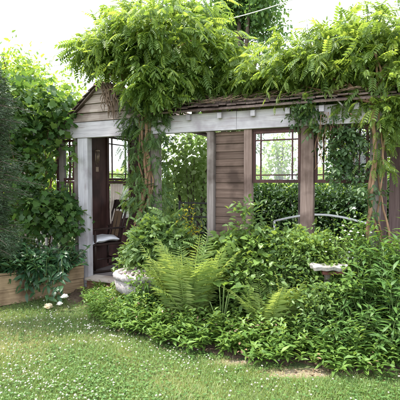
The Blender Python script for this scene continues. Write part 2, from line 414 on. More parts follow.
# ================================================================== GROUND
def build_ground():
    # fine near, coarse far: one sheet to the horizon
    def axis_pts(a, b, far):
        near = np.linspace(a, b, 90)
        return np.concatenate([-np.geomspace(far, abs(a) + 1.5, 14), near, np.geomspace(b + 1.5, far, 14)])
    xs = axis_pts(-6, 6, 900); ys = axis_pts(-3, 10, 900)
    X, Y = np.meshgrid(xs, ys)
    Z = .012 * np.sin(X * 2.3 + Y) + .010 * np.sin(Y * 3.1 - X * 1.2) - .006
    fade = np.clip(1.4 - np.hypot(X, Y - 3) / 12, 0, 1); Z = Z * fade
    V = np.stack([X, Y, Z], -1).reshape(-1, 3); nx = len(xs); ny = len(ys)
    i, j = np.meshgrid(np.arange(nx - 1), np.arange(ny - 1)); b = (j * nx + i).ravel()
    Q = np.stack([b, b + 1, b + 1 + nx, b + nx], -1)
    tag(mesh_np('ground', V, Q, M['ground'], smooth=True), kind='structure')
build_ground()
def gz(x, y): return .012 * np.sin(x * 2.3 + y) + .010 * np.sin(y * 3.1 - x * 1.2) - .006

# front edge of the planted bed: (x, y)
EDGE_PX = [(60, 296), (84, 308), (96, 324), (130, 336), (160, 346), (200, 354), (250, 363), (300, 369), (345, 376), (400, 381), (440, 384)]
EDGE = [(at(px, py, 1.5 * F / (py - 182)).x, 1.5 * F / (py - 182)) for px, py in EDGE_PX]
EX = np.array([e[0] for e in EDGE]); EY = np.array([e[1] for e in EDGE])
# pavilion frame
O = Vector((-1.75, 6.0, 0)); ANG = math.atan2(1.6, 3.55); CA, SA = math.cos(ANG), math.sin(ANG)
def U(px, v=0.0):
    k = (px - 200) / F
    return (k * (O.y + v * CA) - O.x - v * SA) / (CA + k * SA)
def PW(u, v, z=0.0): return Vector((O.x + u * CA + v * SA, O.y - u * SA + v * CA, z))
def depth(u, v=0.0): return O.y - u * SA + v * CA
def fac_y(x): return O.y - (x - O.x) * math.tan(ANG)       # y of the front wall at x

# soil of the bed
def build_bed():
    V = []; Q = []
    n = 60
    xs = np.linspace(-1.68, 3.4, n)
    for x in xs:
        y0 = float(np.interp(x, EX[np.argsort(EX)], EY[np.argsort(EX)])) if x > -1.4 else 5.2
        y0 += .03 * math.sin(x * 17) + .02 * math.sin(x * 41)
        y1 = fac_y(x) + .35
        for t in np.linspace(0, 1, 14):
            y = y0 + (y1 - y0) * t
            z = gz(x, y) + .05 * min(1, t * 6) - .012 + .012 * math.sin(x * 23 + y * 31) * min(1, t * 6)
            V.append((x, y, z))
    for i in range(n - 1):
        for j in range(13):
            b = i * 14 + j; Q.append((b, b + 14, b + 15, b + 1))
    tag(mesh_np('garden_bed', V, Q, M['soil'], smooth=True), kind='structure')
build_bed()

# ================================================================== PAVILION
pav = empty('garden_pavilion', tuple(O), -ANG,
            'weathered white and brown open garden pavilion with small gabled entry and shake roof under vines', 'pavilion')
POSTS = [(80, 90, 'whitepost', 0.0), (149, 160, 'greypost', 0.0), (208.5, 215, 'greypost', 0.0), (244.5, 252.5, 'redpost', 0.0), (301, 314, 'redpost', -.004), (369, 381, 'greypost', 0.0)]
def build_pavilion():
    uE = U(381) + .02
    # floor platform, threshold, riser
    m = MB(); v0 = .10; k = 0
    while v0 < 2.05:
        m.box(.0 - .02, uE, v0, v0 + .138, .165, .20 + random.uniform(-.002, .002)); v0 += .142
    m.build('floor', M['floor'], pav, .003)
    m = MB(); m.box(U(91) - .01, U(152), -.14, .095, .168, .207, .003); th = m.build('threshold', M['sill'], pav, .006)
    m = MB(); m.box(U(91) - .01, U(152), -.10, -.06, .0, .166, .003); m.build('riser', M['riser'], pav, .004)
    m = MB(); m.box(U(152) + .01, uE, -.03, .03, -.02, .16, .002); m.build('skirting_board', M['darkboard'], pav, .003)
    # posts
    for a, b, mt, dv in POSTS:
        m = MB(); m.box(U(a), U(b), -.045 + dv, .055, -.05, 2.10, .004)
        lab = {'whitepost': 'pale grey painted corner post', 'redpost': 'red brown stained post'}.get(mt)
        tag(m.build('post', M[mt], pav, .006), lab)
    m = MB(); m.box(U(79) - .085, U(79) - .006, .0, .07, -.05, 2.10, .003); m.build('post', M['greypost'], pav, .005)
    m = MB(); m.box(U(79) - .35, U(79) - .28, .0, .07, -.05, 2.10, .003); m.build('post', M['greypost'], pav, .005)
    m = MB(); m.box(U(22), U(22) + .08, .0, .07, -.05, 2.10, .003); m.build('post', M['greypost'], pav, .005)
    for u in (.02, 1.4, 2.7, uE - .12):
        m = MB(); m.box(u, u + .09, 2.0, 2.09, -.05, 2.42, .004); m.build('post', M['greypost'], pav, .006)
    # beams
    m = MB(); m.box(U(22) - .02, U(238) - .003, -.06, .04, 2.103, 2.312, .004); m.build('beam', M['whitewood'], pav, .005)
    m = MB(); m.box(U(238) + .003, U(381) + .02, -.062, .04, 2.103, 2.312, .004); m.build('beam', M['whitewood'], pav, .005)
    m = MB(); m.box(1.2, uE, 2.0, 2.09, 2.425, 2.56, .004); m.build('beam', M['greypost'], pav, .005)
    # trim strip under the beam
    m = MB(); m.box(U(253), U(368.6), -.02, .03, 2.078, 2.101, .002); m.build('head_trim', M['darkframe'], pav, .002)
    # board panel
    m = MB(); z = .2; a, b = U(215) + .003, U(244.5) - .003
    while z < 2.09:
        h = random.choice([.085, .095, .11]); h = min(h, 2.095 - z)
        off = random.uniform(-.004, .004)
        vs = [(a, .012 + off, z), (b, .012 + off, z), (b, .03, z), (a, .03, z), (a, .022 + off, z + h - .004), (b, .022 + off, z + h - .004), (b, .034, z + h - .004), (a, .034, z + h - .004)]
        m.add(vs, [(0, 1, 5, 4), (1, 2, 6, 5), (2, 3, 7, 6), (3, 0, 4, 7), (4, 5, 6, 7), (3, 2, 1, 0)]); z += h
    m.box(a, b, .036, .05, .2, 2.095)
    m.build('siding_panel', M['darkboard'], pav)
    # gable siding
    gu, gz0, gz1, hw = .535, 2.316, 2.83, .585
    m = MB(); z = gz0
    for h in (.115, .12, .12, .11, .06):
        z1 = min(z + h, gz1)
        w0 = hw * (gz1 - z) / (gz1 - gz0) - .02; w1 = max(hw * (gz1 - z1) / (gz1 - gz0) - .02, .004)
        j = random.uniform(-.006, .006)
        vs = [(gu - w0, -.075, z + j), (gu + w0, -.075, z - j), (gu + w0, -.03, z), (gu - w0, -.03, z),
              (gu - w1, -.048, z1 - .004), (gu + w1, -.048, z1 - .004), (gu + w1, -.03, z1 - .004), (gu - w1, -.03, z1 - .004)]
        m.add(vs, [(0, 1, 5, 4), (1, 2, 6, 5), (2, 3, 7, 6), (3, 0, 4, 7), (4, 5, 6, 7), (3, 2, 1, 0)]); z = z1
    m.build('gable_siding', M['grayboard'], pav, .003)
    # gable roof
    m = MB()
    for sg in (-1, 1):
        L = math.hypot(hw + .06, gz1 - gz0 + .05); n = 7
        for i in range(n):
            t0, t1 = i / n, (i + 1) / n + .05
            v = -.13
            while v < 2.15:
                wv = random.uniform(.09, .16)
                def P(t, up): return (gu + sg * (1 - t) * (hw + .07), 2.29 + t * (gz1 - 2.29) + up)
                ua, za = P(t0, .035 + random.uniform(0, .008)); ub, zb = P(min(t1, 1), .012)
                ve = v + wv - .006; th_ = .014
                vs = [(ua, v, za), (ua, ve, za), (ub, ve, zb), (ub, v, zb)]
                vs += [(x, y, z - th_) for x, y, z in vs]
                m.add(vs, [(0, 1, 2, 3), (7, 6, 5, 4), (0, 4, 5, 1), (1, 5, 6, 2), (2, 6, 7, 3), (3, 7, 4, 0)]); v += wv
        # deck under the shakes
        a = P(0, -.012); b = P(1, -.012)
        vs = [(a[0], -.115, a[1]), (b[0], -.115, b[1]), (b[0], 2.15, b[1]), (a[0], 2.15, a[1])]; vs += [(x, y, z - .02) for x, y, z in vs]
        m.add(vs, [(0, 1, 2, 3), (7, 6, 5, 4), (0, 4, 5, 1), (1, 5, 6, 2), (2, 6, 7, 3), (3, 7, 4, 0)])
    m.build('gable_roof', M['shake'], pav)
    # main roof
    m = MB(); rows = 9; u0, u1 = 1.13, uE + .14
    for side in (0, 1):
        def S(t): return ((-.17 + t * 1.2), 2.345 + t * .50) if side == 0 else ((2.23 - t * 1.2), 2.60 + t * .245)
        for i in range(rows):
            t0, t1 = i / rows, min((i + 1) / rows + .05, 1); u = u0
            while u < u1:
                wv = random.uniform(.07, .15); jj = random.uniform(-.02, .02) if i == 0 else random.uniform(-.008, .008)
                va, za = S(t0); vb, zb = S(t1); za += .034 + random.uniform(0, .012); zb += .012
                va += jj
                vs = [(u, va, za), (u + wv - .006, va, za + random.uniform(-.005, .005)), (u + wv - .006, vb, zb), (u, vb, zb)]
                vs += [(x, y, z - .016) for x, y, z in vs]
                m.add(vs, [(0, 1, 2, 3), (7, 6, 5, 4), (0, 4, 5, 1), (1, 5, 6, 2), (2, 6, 7, 3), (3, 7, 4, 0)]); u += wv
        a = S(0); b = S(1)
        vs = [(u0, a[0], a[1]), (u1, a[0], a[1]), (u1, b[0], b[1]), (u0, b[0], b[1])]; vs += [(x, y, z - .022) for x, y, z in vs]
        m.add(vs, [(0, 1, 2, 3), (7, 6, 5, 4), (0, 4, 5, 1), (1, 5, 6, 2), (2, 6, 7, 3), (3, 7, 4, 0)])
    m.build('shake_roof', M['shake'], pav)
    for px in (164, 192, 222.5, 255, 289, 322, 356):
        u = U(px); m = MB()
        # rafter with a visible tail over the beam
        pr = [(-.115, 2.235), (-.115, 2.30), (-.063, 2.318), (-.063, 2.24)]
        vs = [(u - .026, v, z) for v, z in pr] + [(u + .026, v, z) for v, z in pr]
        m.add(vs, [(0, 1, 2, 3), (7, 6, 5, 4), (0, 4, 5, 1), (1, 5, 6, 2), (2, 6, 7, 3), (3, 7, 4, 0)])
        pr = [(.045, 2.32), (.045, 2.40), (1.03, 2.80), (1.03, 2.72)]
        vs = [(u - .026, v, z) for v, z in pr] + [(u + .026, v, z) for v, z in pr]
        m.add(vs, [(0, 1, 2, 3), (7, 6, 5, 4), (0, 4, 5, 1), (1, 5, 6, 2), (2, 6, 7, 3), (3, 7, 4, 0)])
        tag(m.build('rafter', M['whitewood'], pav, .003))
    # side wall (runs back from the corner): dark boards with a window in it
    def sidewall(v0, v1, z0, z1):
        m = MB(); z = z0
        while z < z1 - .01:
            h = min(.12, z1 - z); m.box(.012, .035, v0, v1, z, z + h - .004, .001); z += h
        m.box(.037, .05, v0, v1, z0, z1 - .006)
        m.build('wall', M['darkframe'], pav)
    sidewall(.06, .655, .2, 2.30); sidewall(.66, 1.36, .2, .84); sidewall(1.365, 1.99, .2, 2.30); sidewall(.66, 1.36, 2.215, 2.30)
    m = MB(); m.box(.0, .07, .655, .70, .84, 2.21); m.box(.0, .07, 1.32, 1.36, .84, 2.21); m.box(.0, .07, .70, 1.32, 1.475, 1.52); m.box(.0, .075, .70, 1.32, .842, .87)
    m.build('window_surround', M['darkframe'], pav, .003)

def window(loc, rz, w, h, parent, fr=.03, bars=(.14, .86), hb=(.14, .86), mat='darkframe', glass=True):
    """sash in its own axes: x 0..w, z 0..h"""
    m = MB(); t = .018
    m.box(0, fr, -t, t, 0, h); m.box(w - fr, w, -t, t, 0, h); m.box(fr, w - fr, -t, t, h - fr, h); m.box(fr, w - fr, -t, t, 0, fr * 1.2)
    f = m.build('window', M[mat], parent, .002, loc=loc, rz=rz)
    for b in bars:
        m = MB(); m.box(w * b - .007, w * b + .007, -.012, .012, fr * 1.2 + .001, h - fr - .001); m.build('muntin', M[mat], f)
    for b in hb:
        m = MB(); m.box(fr + .001, w - fr - .001, -.0145, .0145, h * b - .007, h * b + .007); m.build('muntin', M[mat], f)
    if glass:
        m = MB(); m.box(fr * .8, w - fr * .8, -.0015, .0015, fr, h - fr * .8); m.build('pane', M['glass'], f)
    return f
build_pavilion()
window((U(253), 0.0, 1.49), 0, U(300.5) - U(253), .587, pav, bars=(.17, .83), hb=(.15, .82))
window((U(314.5), 0.0, 1.49), 0, U(368.5) - U(314.5), .587, pav, bars=(.17, .83), hb=(.15, .82))
window((.035, .703, 1.523), R(90), .614, .685, pav, bars=(.2, .80), hb=(.15, .83))
window((.035, .703, .873), R(90), .614, .60, pav, bars=(), hb=())
window((U(56), .03, 1.52), 0, U(74) - U(56) - .004, .575, pav, bars=(.22, .72), hb=(.86, .35))
window((U(56), .03, 1.27), 0, U(74) - U(56) - .004, .245, pav, bars=(.22, .72), hb=())
# low railing of the left wing
m = MB(); uA, uB = U(22) + .085, U(79) - .36
m.box(uA, uB, .02, .06, 1.0, 1.05, .002)
rail = m.build('rail', M['whitepost'], pav, .003)
m = MB(); m.box(uA, uB, .02, .06, .28, .33, .002); m.build('rail', M['whitepost'], pav, .003)
u = uA + .04
while u < uB - .03:
    m = MB(); m.box(u, u + .03, .025, .055, .335, .995, .001); u += .095
    m.build('baluster', M['whitepost'], rail)

# curtain in the side window
m = MB(); vs = []; n = 18
for i in range(n + 1):
    for j in range(7):
        t = i / n; z = 1.47 - j / 6 * (.42 + .20 * (1 - t))
        vs.append((.085 + .012 * math.sin(i * 1.7) + .01 * math.sin(j), .70 + t * (.36 - .12 * (j / 6)), z))
m.add(vs, [(i * 7 + j, (i + 1) * 7 + j, (i + 1) * 7 + j + 1, i * 7 + j + 1) for i in range(n) for j in range(6)], True)
o = m.build('curtain', M['curtain'], None, loc=tuple(O), rz=-ANG); sm = o.modifiers.new('thick', 'SOLIDIFY'); sm.thickness = .004
tag(o, 'pinkish beige cloth hanging below the side window behind the rocking chair', 'curtain')

# wind chime on the dark wall
wc = empty('wind_chime', PW(.11, .36, 1.96), 0, 'small brass wind chime hanging against the dark wall inside the entry', 'wind chime')
m = MB(); m.tube([(0, 0, .14), (0, 0, .0)], .002, 5); m.build('cord', M['twig'], wc)
m = MB(); m.lathe([(0, .02, 0), (.03, .01, 0), (.042, -.01, 0), (.04, -.015, 0), (0, -.012, 0)], 16); m.build('cap', M['chime'], wc)
for k in range(5):
    q = k * 2 * math.pi / 5; m = MB(); m.tube([(.028 * math.cos(q), .028 * math.sin(q), -.015), (.028 * math.cos(q), .028 * math.sin(q), -.15 - .03 * (k % 3))], .006, 8); m.build('tube', M['chime'], wc)
m = MB(); m.tube([(0, 0, -.015), (0, 0, -.24)], .0015, 5); m.box(-.02, .02, -.003, .003, -.31, -.24); m.build('clapper', M['chime'], wc)

# ------------------------------------------------------------------ rocking chair
def rocking_chair(p, rz):
    c = empty('rocking_chair', p, rz, 'dark wooden rocking chair with cane back seen through the pavilion entry', 'chair')
    W = 'chairwood'        # local: +x is forward
    m = MB(); m.box(-.22, .24, -.25, .25, .395, .425, .002); m.build('seat', M[W], c, .008)
    for sy in (-1, 1):
        m = MB(); m.tube([(.21, sy * .22, .05), (.20, sy * .22, .3), (.20, sy * .225, .62)], [.017, .022, .016]); m.build('leg', M[W], c)
        m = MB(); m.tube([(-.20, sy * .20, .05), (-.20, sy * .20, .40)], [.017, .02]); m.build('leg', M[W], c)
        m = MB(); m.tube([(-.19, sy * .20, .42), (-.25, sy * .205, .7), (-.34, sy * .21, 1.02)], [.021, .019, .016]); m.build('back_post', M[W], c)
        m = MB(); pts = []
        for i in range(15):
            x = -.48 + i / 14 * .86; pts.append((x, sy * .215, .018 + .22 * (x - .0) ** 2))
        m.tube(pts, .017); m.build('rocker', M[W], c)
        m = MB(); m.box(-.27, .25, sy * .225 - .03, sy * .225 + .03, .622, .645, .002); m.build('armrest', M[W], c, .008)
        m = MB(); m.tube([(.20, sy * .22, .2), (-.20, sy * .20, .2)], .011); m.build('stretcher', M[W], c)
    m = MB()
    vs = [(-.30, -.19, .89), (-.30, .19, .89), (-.345, .21, 1.03), (-.345, -.21, 1.03)]; vs += [(x - .025, y, z - .005) for x, y, z in vs]
    m.add(vs, [(0, 1, 2, 3), (7, 6, 5, 4), (0, 4, 5, 1), (1, 5, 6, 2), (2, 6, 7, 3), (3, 7, 4, 0)]); m.build('crest_rail', M[W], c, .006)
    m = MB()
    for y in (-.12, .0, .12):
        m.tube([(-.205, y, .44), (-.25, y, .68), (-.305, y, .90)], .009, 6)
    m.build('spindle', M[W], c)
    m = MB()
    vs = [(-.212, -.10, .50), (-.212, .10, .50), (-.285, .11, .86), (-.285, -.11, .86)]; vs += [(x - .012, y, z) for x, y, z in vs]
    m.add(vs, [(0, 1, 2, 3), (7, 6, 5, 4), (0, 4, 5, 1), (1, 5, 6, 2), (2, 6, 7, 3), (3, 7, 4, 0)]); m.build('cane_panel', M['cane'], c)
    m = MB(); m.tube([(.21, -.2, .16), (.21, .2, .16)], .011); m.tube([(-.2, -.2, .16), (-.2, .2, .16)], .011); m.build('stretcher', M[W], c)
    return c
chp = at(101.5, 250, 6.32); chp.z = .20; CR = math.atan2(-.62, -.78)
rocking_chair(chp, CR)
def cushion(p, rz):
    n = 16; vs = []; 
    for s_ in (1, -1):
        for i in range(n + 1):
            for j in range(n + 1):
                a = i / n * 2 - 1; b = j / n * 2 - 1
                e = max(0, (1 - abs(a) ** 3.5) * (1 - abs(b) ** 3.5)) ** .5
                x = a * (.25 - .02 * b * b) ; y = b * (.25 - .02 * a * a)
                z = s_ * e * .04 + .012 * math.sin(a * 5) * math.cos(b * 4) - (.075 * max(a - .55, 0) / .45 if a > .55 else 0)
                vs.append((x, y, z + .04))
    k = (n + 1) ** 2; fs = []
    for i in range(n):
        for j in range(n):
            b0 = i * (n + 1) + j; fs.append((b0, b0 + n + 1, b0 + n + 2, b0 + 1)); fs.append((k + b0, k + b0 + 1, k + b0 + n + 2, k + b0 + n + 1))
    m = MB(); m.add(vs, fs, True); o = m.build('cushion', M['cushion'], None, loc=p, rz=rz)
    return tag(o, 'white cotton cushion lying on the seat of the rocking chair', 'cushion')
cushion(chp + Vector((.03 * math.cos(CR), .03 * math.sin(CR), .432)), CR)

# ------------------------------------------------------------------ black iron bench inside, left of the board panel
def iron_bench(p, rz):
    b = empty('iron_bench', p, rz, 'black iron bench with scrolled back beside the dark board panel', 'bench')
    m = MB(); w = .95
    for z in (.55, .78, .98): m.box(-w / 2, w / 2, -.012, .012, z, z + .022)
    for x in (-w / 2, w / 2 - .02): m.box(x, x + .02, -.014, .014, .3, 1.02)
    br = m.build('backrest', M['ironwork'], b, .002)
    m = MB()
    for i in range(9):
        cx = -w / 2 + .065 + i * .103
        pts = [(cx + (.042 - .004 * k * .5) * math.cos(k * .6) * (1 - k / 22), 0, .885 + (.042) * math.sin(k * .6) * (1 - k / 22)) for k in range(16)]
        m.tube(pts, .005, 5)
        m.tube([(cx, 0, .575), (cx + .03, 0, .67), (cx, 0, .775)], .005, 5); m.tube([(cx, 0, .575), (cx - .03, 0, .67), (cx, 0, .775)], .005, 5)
    m.build('scrollwork', M['ironwork'], br)
    m = MB()
    for i in range(7): m.box(-w / 2, w / 2, -.05 - i * .062, -.005 - i * .062, .42, .435)
    m.build('seat', M['ironwork'], b, .003)
    for x in (-w / 2 + .02, w / 2 - .04):
        for y in (-.02, -.40):
            m = MB(); m.tube([(x, y, .42), (x, y * 1.02, .2), (x, y * 1.1, .0)], [.018, .012, .016]); m.build('leg', M['ironwork'], b)
        m = MB(); m.tube([(x, -.0, .68), (x, -.2, .70), (x, -.40, .66), (x, -.41, .44)], .012); m.build('armrest', M['ironwork'], b)
p = PW(1.62, .95, .2); iron_bench(p, -ANG)

def white_bench(p, rz):
    b = empty('white_bench', p, rz, 'white painted metal bench with arched top rail seen under the right windows', 'bench')
    w = 1.15; m = MB()
    pts = [(-w / 2 + i / 16 * w, .02, .80 + .10 * math.sin(math.pi * i / 16)) for i in range(17)]
    m.tube(pts, .013); m.tube([(x, y, .46) for x, y, z in (pts[0], pts[-1])], .01)
    m.tube([(-w / 2, .02, .80), (-w / 2, .0, .0)], .014); m.tube([(w / 2, .02, .80), (w / 2, .0, .0)], .014)
    fr_ = m.build('back_frame', M['whitemetal'], b)
    m = MB()
    for i in range(6): m.box(-w / 2, w / 2, -.06 - i * .07, -.012 - i * .07, .41, .428)
    m.build('seat', M['whitemetal'], b, .003)
    for x in (-w / 2 + .02, w / 2 - .02):
        m = MB(); m.tube([(x, -.40, .41), (x, -.42, 0)], .014); m.build('leg', M['whitemetal'], b)
q = PW(3.25, .62, .2); white_bench(q, -ANG)

# dried stems hanging over the gable
g = at(107, 92, 5.50)
dv = empty('dried_vine', g, -ANG, 'bundle of dry brown broken stems hanging over the front of the gable', 'dried vine')
m = MB()
for i in range(30):
    x = random.uniform(-.05, .16); l = random.uniform(.15, .42)
    pts = [(x, random.uniform(-.05, .02), random.uniform(.0, .12))]
    for k in range(5): pts.append((pts[-1][0] + random.uniform(-.03, .045), pts[-1][1] + random.uniform(-.012, .008), pts[-1][2] - l / 5))
    m.tube(pts, [.009, .009, .008, .007, .005, .003][:len(pts)], 5)
for i in range(10):
    a = (random.uniform(-.1, .2), random.uniform(-.03, .1), random.uniform(-.02, .1)); m.tube([a, (a[0] + random.uniform(-.2, .25), a[1], a[2] + random.uniform(-.1, .1))], .007, 5)
m.build('stems', M['twig'], dv)

# ------------------------------------------------------------------ overhead cable
m = MB(); a = at(205, 24, 11.5); b = at(292, 0, 11.0); pts = [a.lerp(b, t) - Vector((0, 0, .05 * math.sin(math.pi * t))) for t in np.linspace(-2.2, 3.0, 40)]
m.tube(pts, .012, 6); tag(m.build('overhead_cable', M['wire']), 'thin pale cable crossing the sky in front of the dark tree', 'cable')

# ------------------------------------------------------------------ raised planter (left)
pl = empty('raised_planter', (-1.60, 5.83, 0), R(40), 'low raised planter of tan weathered boards left of the pavilion entry', 'planter')
def planter():
    w0, w1, d = -1.9, .0, .45
    for k, (za, zb) in enumerate(((0.0, .185), (.19, .365))):
        m = MB(); m.box(w0, w1, -.02, .02, za, zb, .004); m.build('front_board', M['planter'], pl, .004)
        for x in (w0, w1 - .04):
            m = MB(); m.box(x, x + .038, .023, d, za, zb, .003); m.build('side_board', M['planter'], pl, .004)
        m = MB(); m.box(w0, w1, d + .003, d + .04, za, zb, .003); m.build('back_board', M['planter'], pl, .004)
    m = MB(); m.box(w0 - .01, w1 + .005, -.035, .035, .37, .39, .003); m.build('cap_board', M['planter'], pl, .004)
    for x in (-1.3, -.55):
        m = MB(); m.box(x, x + .05, -.034, -.023, .01, .355, .002); m.build('batten', M['planter'], pl, .002)
    m = MB(); m.box(w0 + .045, w1 - .045, .025, d - .002, .05, .33); m.build('soil', M['soil'], pl)
planter()

# ------------------------------------------------------------------ stone planter bowl
sp = at(144, 280, 4.86); sp.z = 0
st = empty('stone_planter', sp, 0, 'round scalloped cast stone basin filled with pinkish pebbles beside the entry', 'stone planter'); st.scale = (1.08, 1.08, .97)
m = MB(); m.lathe([(.001, .0, 0), (.22, .0, 0), (.22, .05, 0), (.17, .08, 0), (.16, .16, 0), (.19, .24, 0), (.25, .27, .5), (.282, .31, 1), (.292, .40, 1), (.275, .412, .7), (.275, .422, .7), (.298, .435, 1), (.312, .465, 1), (.304, .495, .9), (.28, .505, .5), (.258, .495, .2), (.25, .46, 0), (.001, .45, 0)], 96, scal=.05, lobes=24)
m.build('basin', M['stone'], st)
m = MB()
for i in range(150):
    q = random.uniform(0, 6.28); r = .235 * math.sqrt(random.random()); s_ = random.uniform(.012, .026); h = .47 + .05 * (1 - (r / .24) ** 2) + random.uniform(0, .01)
    cx, cy = r * math.cos(q), r * math.sin(q)
    m.lathe([(.0005, h - s_ * .7, 0), (s_ * .8, h - s_ * .4, 0), (s_, h, 0), (s_ * .75, h + s_ * .45, 0), (.0005, h + s_ * .65, 0)], 7, cx, cy)
m.build('pebbles', M['pebble'], st)

# ------------------------------------------------------------------ bird table
bt_ = at(328, 268, 3.95); bt_.z = 0
bt = empty('bird_table', bt_, R(-8), 'pale chipped slab tray on a grey post standing among the plants right of centre', 'bird table')
m = MB(); m.box(-.028, .028, -.028, .028, -.02, .655, .003); m.build('post', M['greypost'], bt, .004)
m = MB(); m.box(-.06, .135, -.085, .085, .657, .688, .002); m.build('tray_base', M['reddish'], bt, .004)
m = MB(); n = 40; vs = [(0, 0, .718)]
for k in range(n):
    q = 2 * math.pi * k / n; r = 1 + .07 * math.sin(q * 3 + 1) + .05 * math.sin(q * 7) + .02 * math.sin(q * 13); vs.append((.165 * r * math.cos(q), .12 * r * math.sin(q), .728 + .008 * math.sin(q * 3) + .004 * math.sin(q * 8)))
for k in range(n):
    x, y, z = vs[1 + k]; vs.append((x * .95, y * .95, z - .035))
vs.append((0, 0, .692))
m.add(vs, [(0, 1 + k, 1 + (k + 1) % n) for k in range(n)] + [(1 + k, 1 + n + k, 1 + n + (k + 1) % n, 1 + (k + 1) % n) for k in range(n)] + [(1 + 2 * n, 1 + n + (k + 1) % n, 1 + n + k) for k in range(n)])
m.build('slab_tray', M['slab'], bt, .003)

# ------------------------------------------------------------------ board fence on the right
fa, fb = at(378, 150, 5.2), at(470, 150, 4.6)
fn = empty('board_fence', (fa.x, fa.y, 0), math.atan2(fb.y - fa.y, fb.x - fa.x), 'tall fence of dark reddish upright boards at the right of the pavilion', 'fence')
x = 0
while x < 2.6:
    wv = random.uniform(.085, .12); h = 2.25 + random.uniform(-.05, .05)
    m = MB(); m.box(x, x + wv, -.01, .01, 0, h, .004, M=Matrix.Rotation(random.uniform(-.006, .006), 4, 'Y')); m.build('board', M['fence'], fn, .003); x += wv + random.uniform(.004, .02)
for z in (.5, 1.8):
    m = MB(); m.box(0, 2.6, .015, .055, z, z + .08, .002); m.build('rail', M['fence'], fn, .003)

# ================================================================== PLANT BUILDERS
LEAF = T_leaf(); LANCE = T_leaf(.24, .05, -.22, .35); BROAD = T_leaf(.72, .08, -.22, .36); SIMPLE = T_simple(.5); LOBED = T_lobed()
TINY = T_simple(.55, .06, -.08)
WIST = T_compound(6, .40, .27, .38); WIST2 = T_compound(5, .46, .33, .22, 55)

def stem_arrays(nst, h, spread, nl, size, start=.15, up=.45, r0=.04, wob=.12, curve=1.6, hvar=.3, taper=.35):
    """stems rising from the origin with leaves set round them"""
    P, A, N, S, T, tubes = [], [], [], [], [], []
    for i in range(nst):
        q = rng.random() * 2 * math.pi; lean = spread * math.sqrt(rng.random()); H = h * (1 - hvar * rng.random()) * (1 - .25 * (lean / max(spread, .01)) ** 2)
        b = np.array([r0 * math.cos(q) * rng.random(), r0 * math.sin(q) * rng.random(), 0]); d = np.array([math.cos(q), math.sin(q), 0]); wv = rng.normal(size=3) * wob * .3; wv[2] = 0
        f = lambda t: b + d * lean * t ** curve + np.array([0, 0, H * (t - .12 * t * t * lean / max(h, .1))]) + wv * math.sin(t * 3.1) * h
        tubes.append([f(t) for t in np.linspace(0, 1, 6)])
        tt = rng.random()
        for k in range(nl):
            t = start + (1 - start) * (k + .5 * rng.random()) / nl; ph = k * 2.4 + q + rng.normal() * .4
            P.append(f(t)); o = np.array([math.cos(ph), math.sin(ph), up + rng.normal() * .25 + .5 * (t > .9)])
            A.append(o); N.append((rng.normal() * .25, rng.normal() * .25, 1)); S.append(size * (1 - taper * abs(t - .5) * 2) * rng.uniform(.7, 1.15)); T.append(.5 * tt + .5 * rng.random())
    return np.array(P), unit(np.array(A)), np.array(N), np.array(S), np.array(T), tubes

def herb(name, label, cat, x, y, h, spread, nst, nl, tmpl, size, mat, group=None, z=None, rad=.004, **kw):
    r = empty(name, (x, y, gz(x, y) if z is None else z), 0, label, cat, group)
    P, A, N, S, T, tb = stem_arrays(nst, h, spread, nl, size, **kw)
    if cat == 'shrub':
        nc = int(nst * nl * .9); bl = [(Vector((0, 0, h * .60)), (spread * .95, spread * .95, h * .34), 1)] + [(Vector((random.uniform(-.6, .6) * spread, random.uniform(-.6, .6) * spread, h * random.uniform(.45, .78))), (spread * .5, spread * .5, h * .17), .35) for _ in range(4)]
        p2, d2, t2 = blob_points(bl, nc, .55, max(12, nc // 14), .05)
        P = np.vstack([P, p2]); A = np.vstack([A, unit(d2 * [1, 1, .4] + rng.normal(size=(nc, 3)) * .45)]); N = np.vstack([N, np.array([0, -.15, 1.]) + rng.normal(size=(nc, 3)) * .35])
        S = np.concatenate([S, size * rng.uniform(.6, 1.2, nc)]); T = np.concatenate([T, t2])
    foliage('foliage', r, M[mat], tmpl, P, A, N, S, T)
    m = MB()
    for t in tb: m.tube(t, [rad, rad * .9, rad * .8, rad * .7, rad * .55, rad * .3], 4, False)
    o = m.build('stem', M['greenstem'], r); o['kind'] = 'stuff'
    return r

def copies(src, spots, label=None):
    for i, (x, y, rz, sc) in enumerate(spots):
        c = copy_tree(src); c.location = (x, y, gz(x, y)); c.rotation_euler.z = rz; c.scale = (sc, sc, sc * random.uniform(.92, 1.08))
        if label: c['label'] = label[i]

def px_xy(px, Y): return ((px - 200) / F * Y, Y)

# ------------------------------------------------------------------ twisted vine trunks
def trunk(name, parent, base, top, r0, r1, n=14, tw=.05, turns=1.5, ph=0.0, mat='vinebark'):
    b, t = Vector(base), Vector(top); pts = []; rad = []
    for i in range(n + 1):
        k = i / n; p = b.lerp(t, k); a = ph + turns * 2 * math.pi * k; e = math.sin(math.pi * min(k * 1.2, 1)) * tw
        pts.append(p + Vector((math.cos(a) * e + random.uniform(-.008, .008), math.sin(a) * e * .6, 0))); rad.append((r0 + (r1 - r0) * k) * random.uniform(.78, 1.22))
    m = MB(); m.tube(pts, rad, 9); return m.build(name, M[mat], parent)

# ------------------------------------------------------------------ left wisteria
def blob(px, py, Y, rx, ry, rd=None, wt=1.0):
    """ellipsoid in metres, described by where and how large it is seen"""
    s = Y / F; return (at(px, py, Y), (rx * s, (rd if rd else min(rx, ry)) * s, ry * s), wt)

